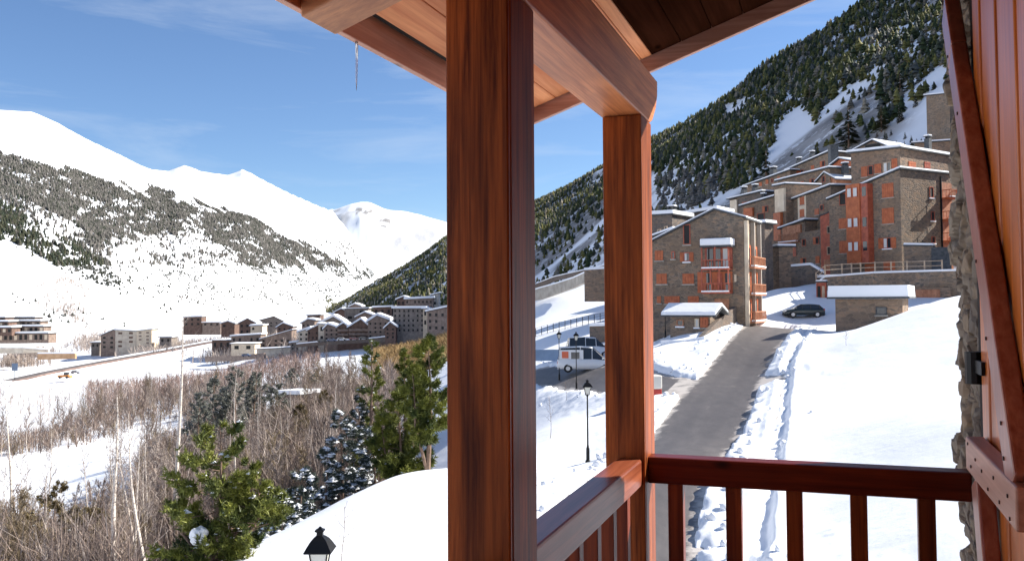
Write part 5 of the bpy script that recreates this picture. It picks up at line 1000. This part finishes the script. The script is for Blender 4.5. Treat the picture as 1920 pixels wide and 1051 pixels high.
for k in range(26):
    px = random.uniform(-20, 330) if k < 18 else random.uniform(420, 640); Y = random.uniform(46, 74) if k < 18 else random.uniform(75, 130); q = at(px, Y, -.1)
    place_tree('slender_birch', 'slender pale stemmed birch ' + ('among the bushes at the lower left' if k < 18 else 'behind the large sunlit pine'), 'tree', sl[k % 3], q, random.uniform(0, 6), random.uniform(.75, 1.15), 'slender pale birches ' + ('at the lower left' if k < 18 else 'behind the pine'))
protos = []
for i in range(8): protos.append(bare_tree(80 + i, 'birch' if i % 4 == 0 else 'twig4', ('twig', 'twig4', 'twig3', 'twig2', 'twig', 'twig4', 'twig', 'twig3')[i], Ht=8.0, spread=2.0, n1=34, n2=8, n3=4, tr_r=.010, bw=.030, start=.12, up=1.5))
GAPS = [[(-80, 866), (100, 845), (210, 812), (345, 782), (352, 822), (270, 868), (160, 905), (120, 1010), (-80, 1030)], [(500, 742), (560, 738), (540, 800), (470, 800)]]
def wood_ok(px, Y):
    q = P(px, 565, Y); a, b = proj(np.array([q.x]), np.array([Y]), base([q.x], [Y])); j = random.uniform(-14, 14)
    if any(inpoly(a + j, b + j * .5, g_)[0] for g_ in GAPS): return False
    if px < 262: return (38 < Y < 76) or (186 < Y < 204 + max(px, 0) * .34)
    if px < 480: return 52 < Y < 300
    if px < 640: return (58 + max(0, 560 - px) * .02) < Y < 290
    return 64 < Y < 190
GB = 'leafless trees of the valley wood'
cands = []
while len(cands) < 300:
    px = random.uniform(-70, 735); Y = math.exp(random.uniform(math.log(44), math.log(300)))
    if wood_ok(px, Y) and not (Y < 56 and 300 < px < 520): cands.append((px, Y))
for px, Y in cands:
    q = at(px, Y, -.1); near = Y < 75; s_ = (random.uniform(.45, .8) if near and px < 262 else random.uniform(.6, 1.0)) * (1.0 if Y < 150 else 1.25)
    kk = random.randrange(8); bk = 'white barked' if kk % 4 == 0 else 'brown stemmed'; reg = ('at the lower left corner' if Y < 100 else 'beyond the lower snow field at the left') if px < 262 else ('around the large sunlit pine' if px < 480 else ('left of the snowy firs' if px < 640 else 'behind the snowy firs'))
    place_tree('bare_tree', bk + ' leafless tree with fine twigs ' + reg, 'tree', protos[kk], q, random.uniform(0, 6), s_, bk + ' bare trees ' + reg)
# thicket: uncountable undergrowth and the far part of the wood
def thicket(name, label, n, fn, hr, mt, wsc=1.0, per=9, seed=1, cat='undergrowth'):
    g = np.random.default_rng(seed); A = np.array([fn(g) for _ in range(n)]); x = np.array([P(q[0], 565, 1.0).x * q[1] for q in A]); y = A[:, 1]; z = H(x, y); hh = g.uniform(*hr, n) * (A[:, 2] if A.shape[1] > 2 else 1)
    V = []; F_ = []; 
    for k in range(per):
        a = g.uniform(0, 6.28, n); sp = g.uniform(-.1, .62, n) * hh; zb = g.uniform(0, .7, n) * hh if k else 0 * hh; L = hh * g.uniform(.12, .5, n) if k else hh * .9; sp = sp * (.25 if not k else 1); sx, sy = np.cos(a) * sp, np.sin(a) * sp
        w = (.007 + y * .00034) * wsc * (1.3 if k == 0 else 1); ang = g.uniform(0, 6.28, n); wx, wy = np.cos(ang) * w, np.sin(ang) * w
        bx, by = x + sx * .3, y + sy * .3
        V.append(np.stack([np.stack([bx - wx, by - wy, z + zb], -1), np.stack([bx + wx, by + wy, z + zb], -1), np.stack([x + sx, y + sy, z + np.minimum(zb + L, hh)], -1)], 1))
    V = np.concatenate(V).reshape(-1, 3); o = link(name, npmesh(name, V, np.arange(len(V)).reshape(-1, 3)), M[mt]); return tag(o, label, cat, None, 'stuff')
def f_wood(g):
    while True:
        px = g.uniform(-80, 740); Y = math.exp(g.uniform(math.log(42), math.log(310)))
        if wood_ok(px, Y) and not (Y < 50 and px > 300): return (px, Y, 1.0 if px > 262 or Y > 100 else .8)
thicket('bare_wood_thicket', 'dense leafless undergrowth and twigs filling the valley wood', 3200, f_wood, (2.0, 6.5), 'twig', 1.0, 26, 2)
thicket('olive_wood_thicket', 'olive brown bushes mixed through the valley wood', 900, f_wood, (1.5, 5.0), 'twig3', 1.0, 22, 12)
thicket('dark_wood_thicket', 'dark brown low bushes under the bare trees', 2400, f_wood, (1, 4.5), 'twig4', 1.1, 22, 13)
thicket('pale_wood_thicket', 'paler grey bare stems mixed through the valley wood', 2200, f_wood, (3.0, 8), 'twig2', .8, 8, 3)
M['tan'] = noisy('tan_scrub', (.26, .16, .06), (.46, .32, .15), 1.2, .85); M['redtwig'] = noisy('red_scrub', (.19, .13, .11), (.35, .25, .21), 1.2, .85)
def box_fn(a0, a1, y0, y1): return lambda g: (g.uniform(a0, a1), g.uniform(y0, y1))
thicket('tan_scrub', 'tan coloured dry scrub on the slope beside the tall post below the hotel', 5200, lambda g: (lambda px: (px, g.uniform(190 if px > 720 else 260, 375)))(g.uniform(700, 870)), (1.5, 4.5), 'tan', .9, 10, 4, 'scrub')
thicket('red_scrub', 'reddish bare bushes at the foot of the crest pines', 700, lambda g: (g.uniform(650, 770), g.uniform(52, 62)), (.5, 1.7), 'redtwig', .7, 16, 5, 'scrub')
thicket('road_scrub', 'reddish brown scrub below the valley road', 2600, lambda g: (lambda px: (px, g.uniform(290, 390 + max(0, px - 250) * .16)))(g.uniform(165, 600)), (1.5, 5), 'redtwig', .8, 8, 6, 'scrub')
def f_slope(g):
    c = [(60, 600, 620), (245, 590, 640), (330, 560, 600), (400, 560, 640), (35, 540, 570), (180, 640, 760), (190, 700, 900), (300, 520, 560), (430, 480, 560), (520, 520, 640), (120, 900, 1100), (590, 430, 520)][g.integers(12)]; return (c[0] + g.normal(0, 26), g.uniform(c[1], c[2]))
thicket('slope_bushes', 'pinkish grey bare bushes scattered on the snowy slope between the valley houses', 3000, f_slope, (3, 9), 'twig2', 1.0, 8, 7, 'bushes')
thicket('frosted_thicket', 'sparse pale stems standing on the left snow field beyond the wood', 260, lambda g: (g.uniform(-60, 260), g.uniform(270, 370)), (5, 9), 'twig2', .6, 6, 8, 'undergrowth')
# saplings in the snow
for i, (px, pt, Y, lab) in enumerate(((643, 950, 24, 'thin bare sapling right of the nearest lantern'), (1030, 742, 52, 'thin bare sapling standing in the snow between the posts'), (1060, 715, 70, 'tiny bare sapling left of the middle lantern'), (1585, 632, 58, 'small bare sapling on the bright snow slope by the shed'))):
    q = at(px, Y, -.05); Ht = max(.9, P(px, pt, Y).z - q.z); place_tree('sapling', lab, 'sapling', bare_tree(30 + i, 'twig', 'twig', Ht=Ht, spread=Ht * .16, n1=9, n2=3, n3=1, tr_r=.008, bw=.006, start=.4), q)
# snow clods thrown up along the road edge
g = np.random.default_rng(5); Vs = []; Fs = []; off = 0
ico = bmesh.new(); bmesh.ops.create_icosphere(ico, subdivisions=2, radius=1); iv = np.array([v.co[:] for v in ico.verts]); jf = np.array([[v.index for v in f.verts] for f in ico.faces]); ico.free()
for L, w, cnt in ((ROAD, 2.7, 190), (ROAD2, 2.8, 90)):
    t = np.gradient(L, axis=0); t /= np.hypot(t[:, 0], t[:, 1])[:, None]; nx_ = np.stack([t[:, 1], -t[:, 0]], 1)
    k = g.integers(0, len(L), cnt); sd_ = g.choice([-1, 1], cnt); d = w + np.abs(g.normal(0, .9, cnt)); x = L[k, 0] + nx_[k, 0] * d * sd_ + g.uniform(-.5, .5, cnt); y = L[k, 1] + nx_[k, 1] * d * sd_; z = H(x, y); s_ = g.uniform(.03, .17, cnt)
    ok = np.minimum(ldist(x, y, ROAD), ldist(x, y, ROAD2)) > 2.3
    for i in np.where(ok)[0]:
        v = iv * (1 + g.normal(0, .16, (len(iv), 1))) * s_[i] * g.uniform(.7, 1.3, 3) + [x[i], y[i], z[i] + s_[i] * .4]; Vs.append(v); Fs.append(jf + off); off += len(iv)
o = link('snow_clods', npmesh('snow_clods', np.concatenate(Vs), np.concatenate(Fs)), M['snow']); tag(o, 'broken lumps of snow thrown up along both road edges', 'snow clods', None, 'stuff')

ico = bmesh.new(); bmesh.ops.create_icosphere(ico, subdivisions=4, radius=1); iv0 = np.array([v.co[:] for v in ico.verts]); jf0 = np.array([[v.index for v in f.verts] for f in ico.faces]); ico.free()
# big snow pillow resting in the sunlit pine, hut in the wood, tall conifers on the hill
q = at(405, 30.3); zc_ = P(372, 1003, 30.6); o = link('snow_lump', npmesh('snow_lump', iv0 * .34 * (1 + .6 * fbm(iv0[:, 0] * 1.6 + 3, iv0[:, 1] * 1.6 + iv0[:, 2] * 1.1, 3)[:, None] * .7), jf0), M['snow'], None, True); o.location = zc_; o.scale = (.8, .9, .95); o.rotation_euler = (.2, .25, 0); tag(o, 'rounded lump of snow caught in the branches of the large sunlit pine', 'snow')
h = Block('wood_hut', 'small hut with pale snowy roof in a gap of the valley wood', 'hut', 524, 172, 564, 168, zpy(762, 170), zpy(738, 170), zpy(735, 170), 4, M['far4'], over=.5, snow=.7, drop=3)
h.window(1.2, 2.0, .6, 1.5, mull=0, sill=False)
for i, (px, pt, pb, Y, lab) in enumerate(((1598, 200, 275, 235, 'big dark conifer standing alone in the snow above the top floor roof'), (1697, 203, 250, 245, 'round dark conifer in the snow by the pale hilltop tower'), (1660, 236, 282, 228, 'small conifer between the two big ones above the roof'), (1441, 280, 305, 240, 'lone conifer at the lower left edge of the snow gully'), (1525, 190, 232, 330, 'tall conifer at the top of the snow gully'))):
    q = P(px, 565, Y); z = H1(q.x, q.y); top = P(px, pt, Y).z; hgt = max(7.0, top - z)
    o = bpy.data.objects.new('tall_conifer', hms[(0, 3, 1, 0, 4)[i]]); S.collection.objects.link(o); o.location = (q.x, q.y, z - .3); o.scale = (hgt * 1.35, hgt * 1.35, hgt); tag(o, lab, 'tree')
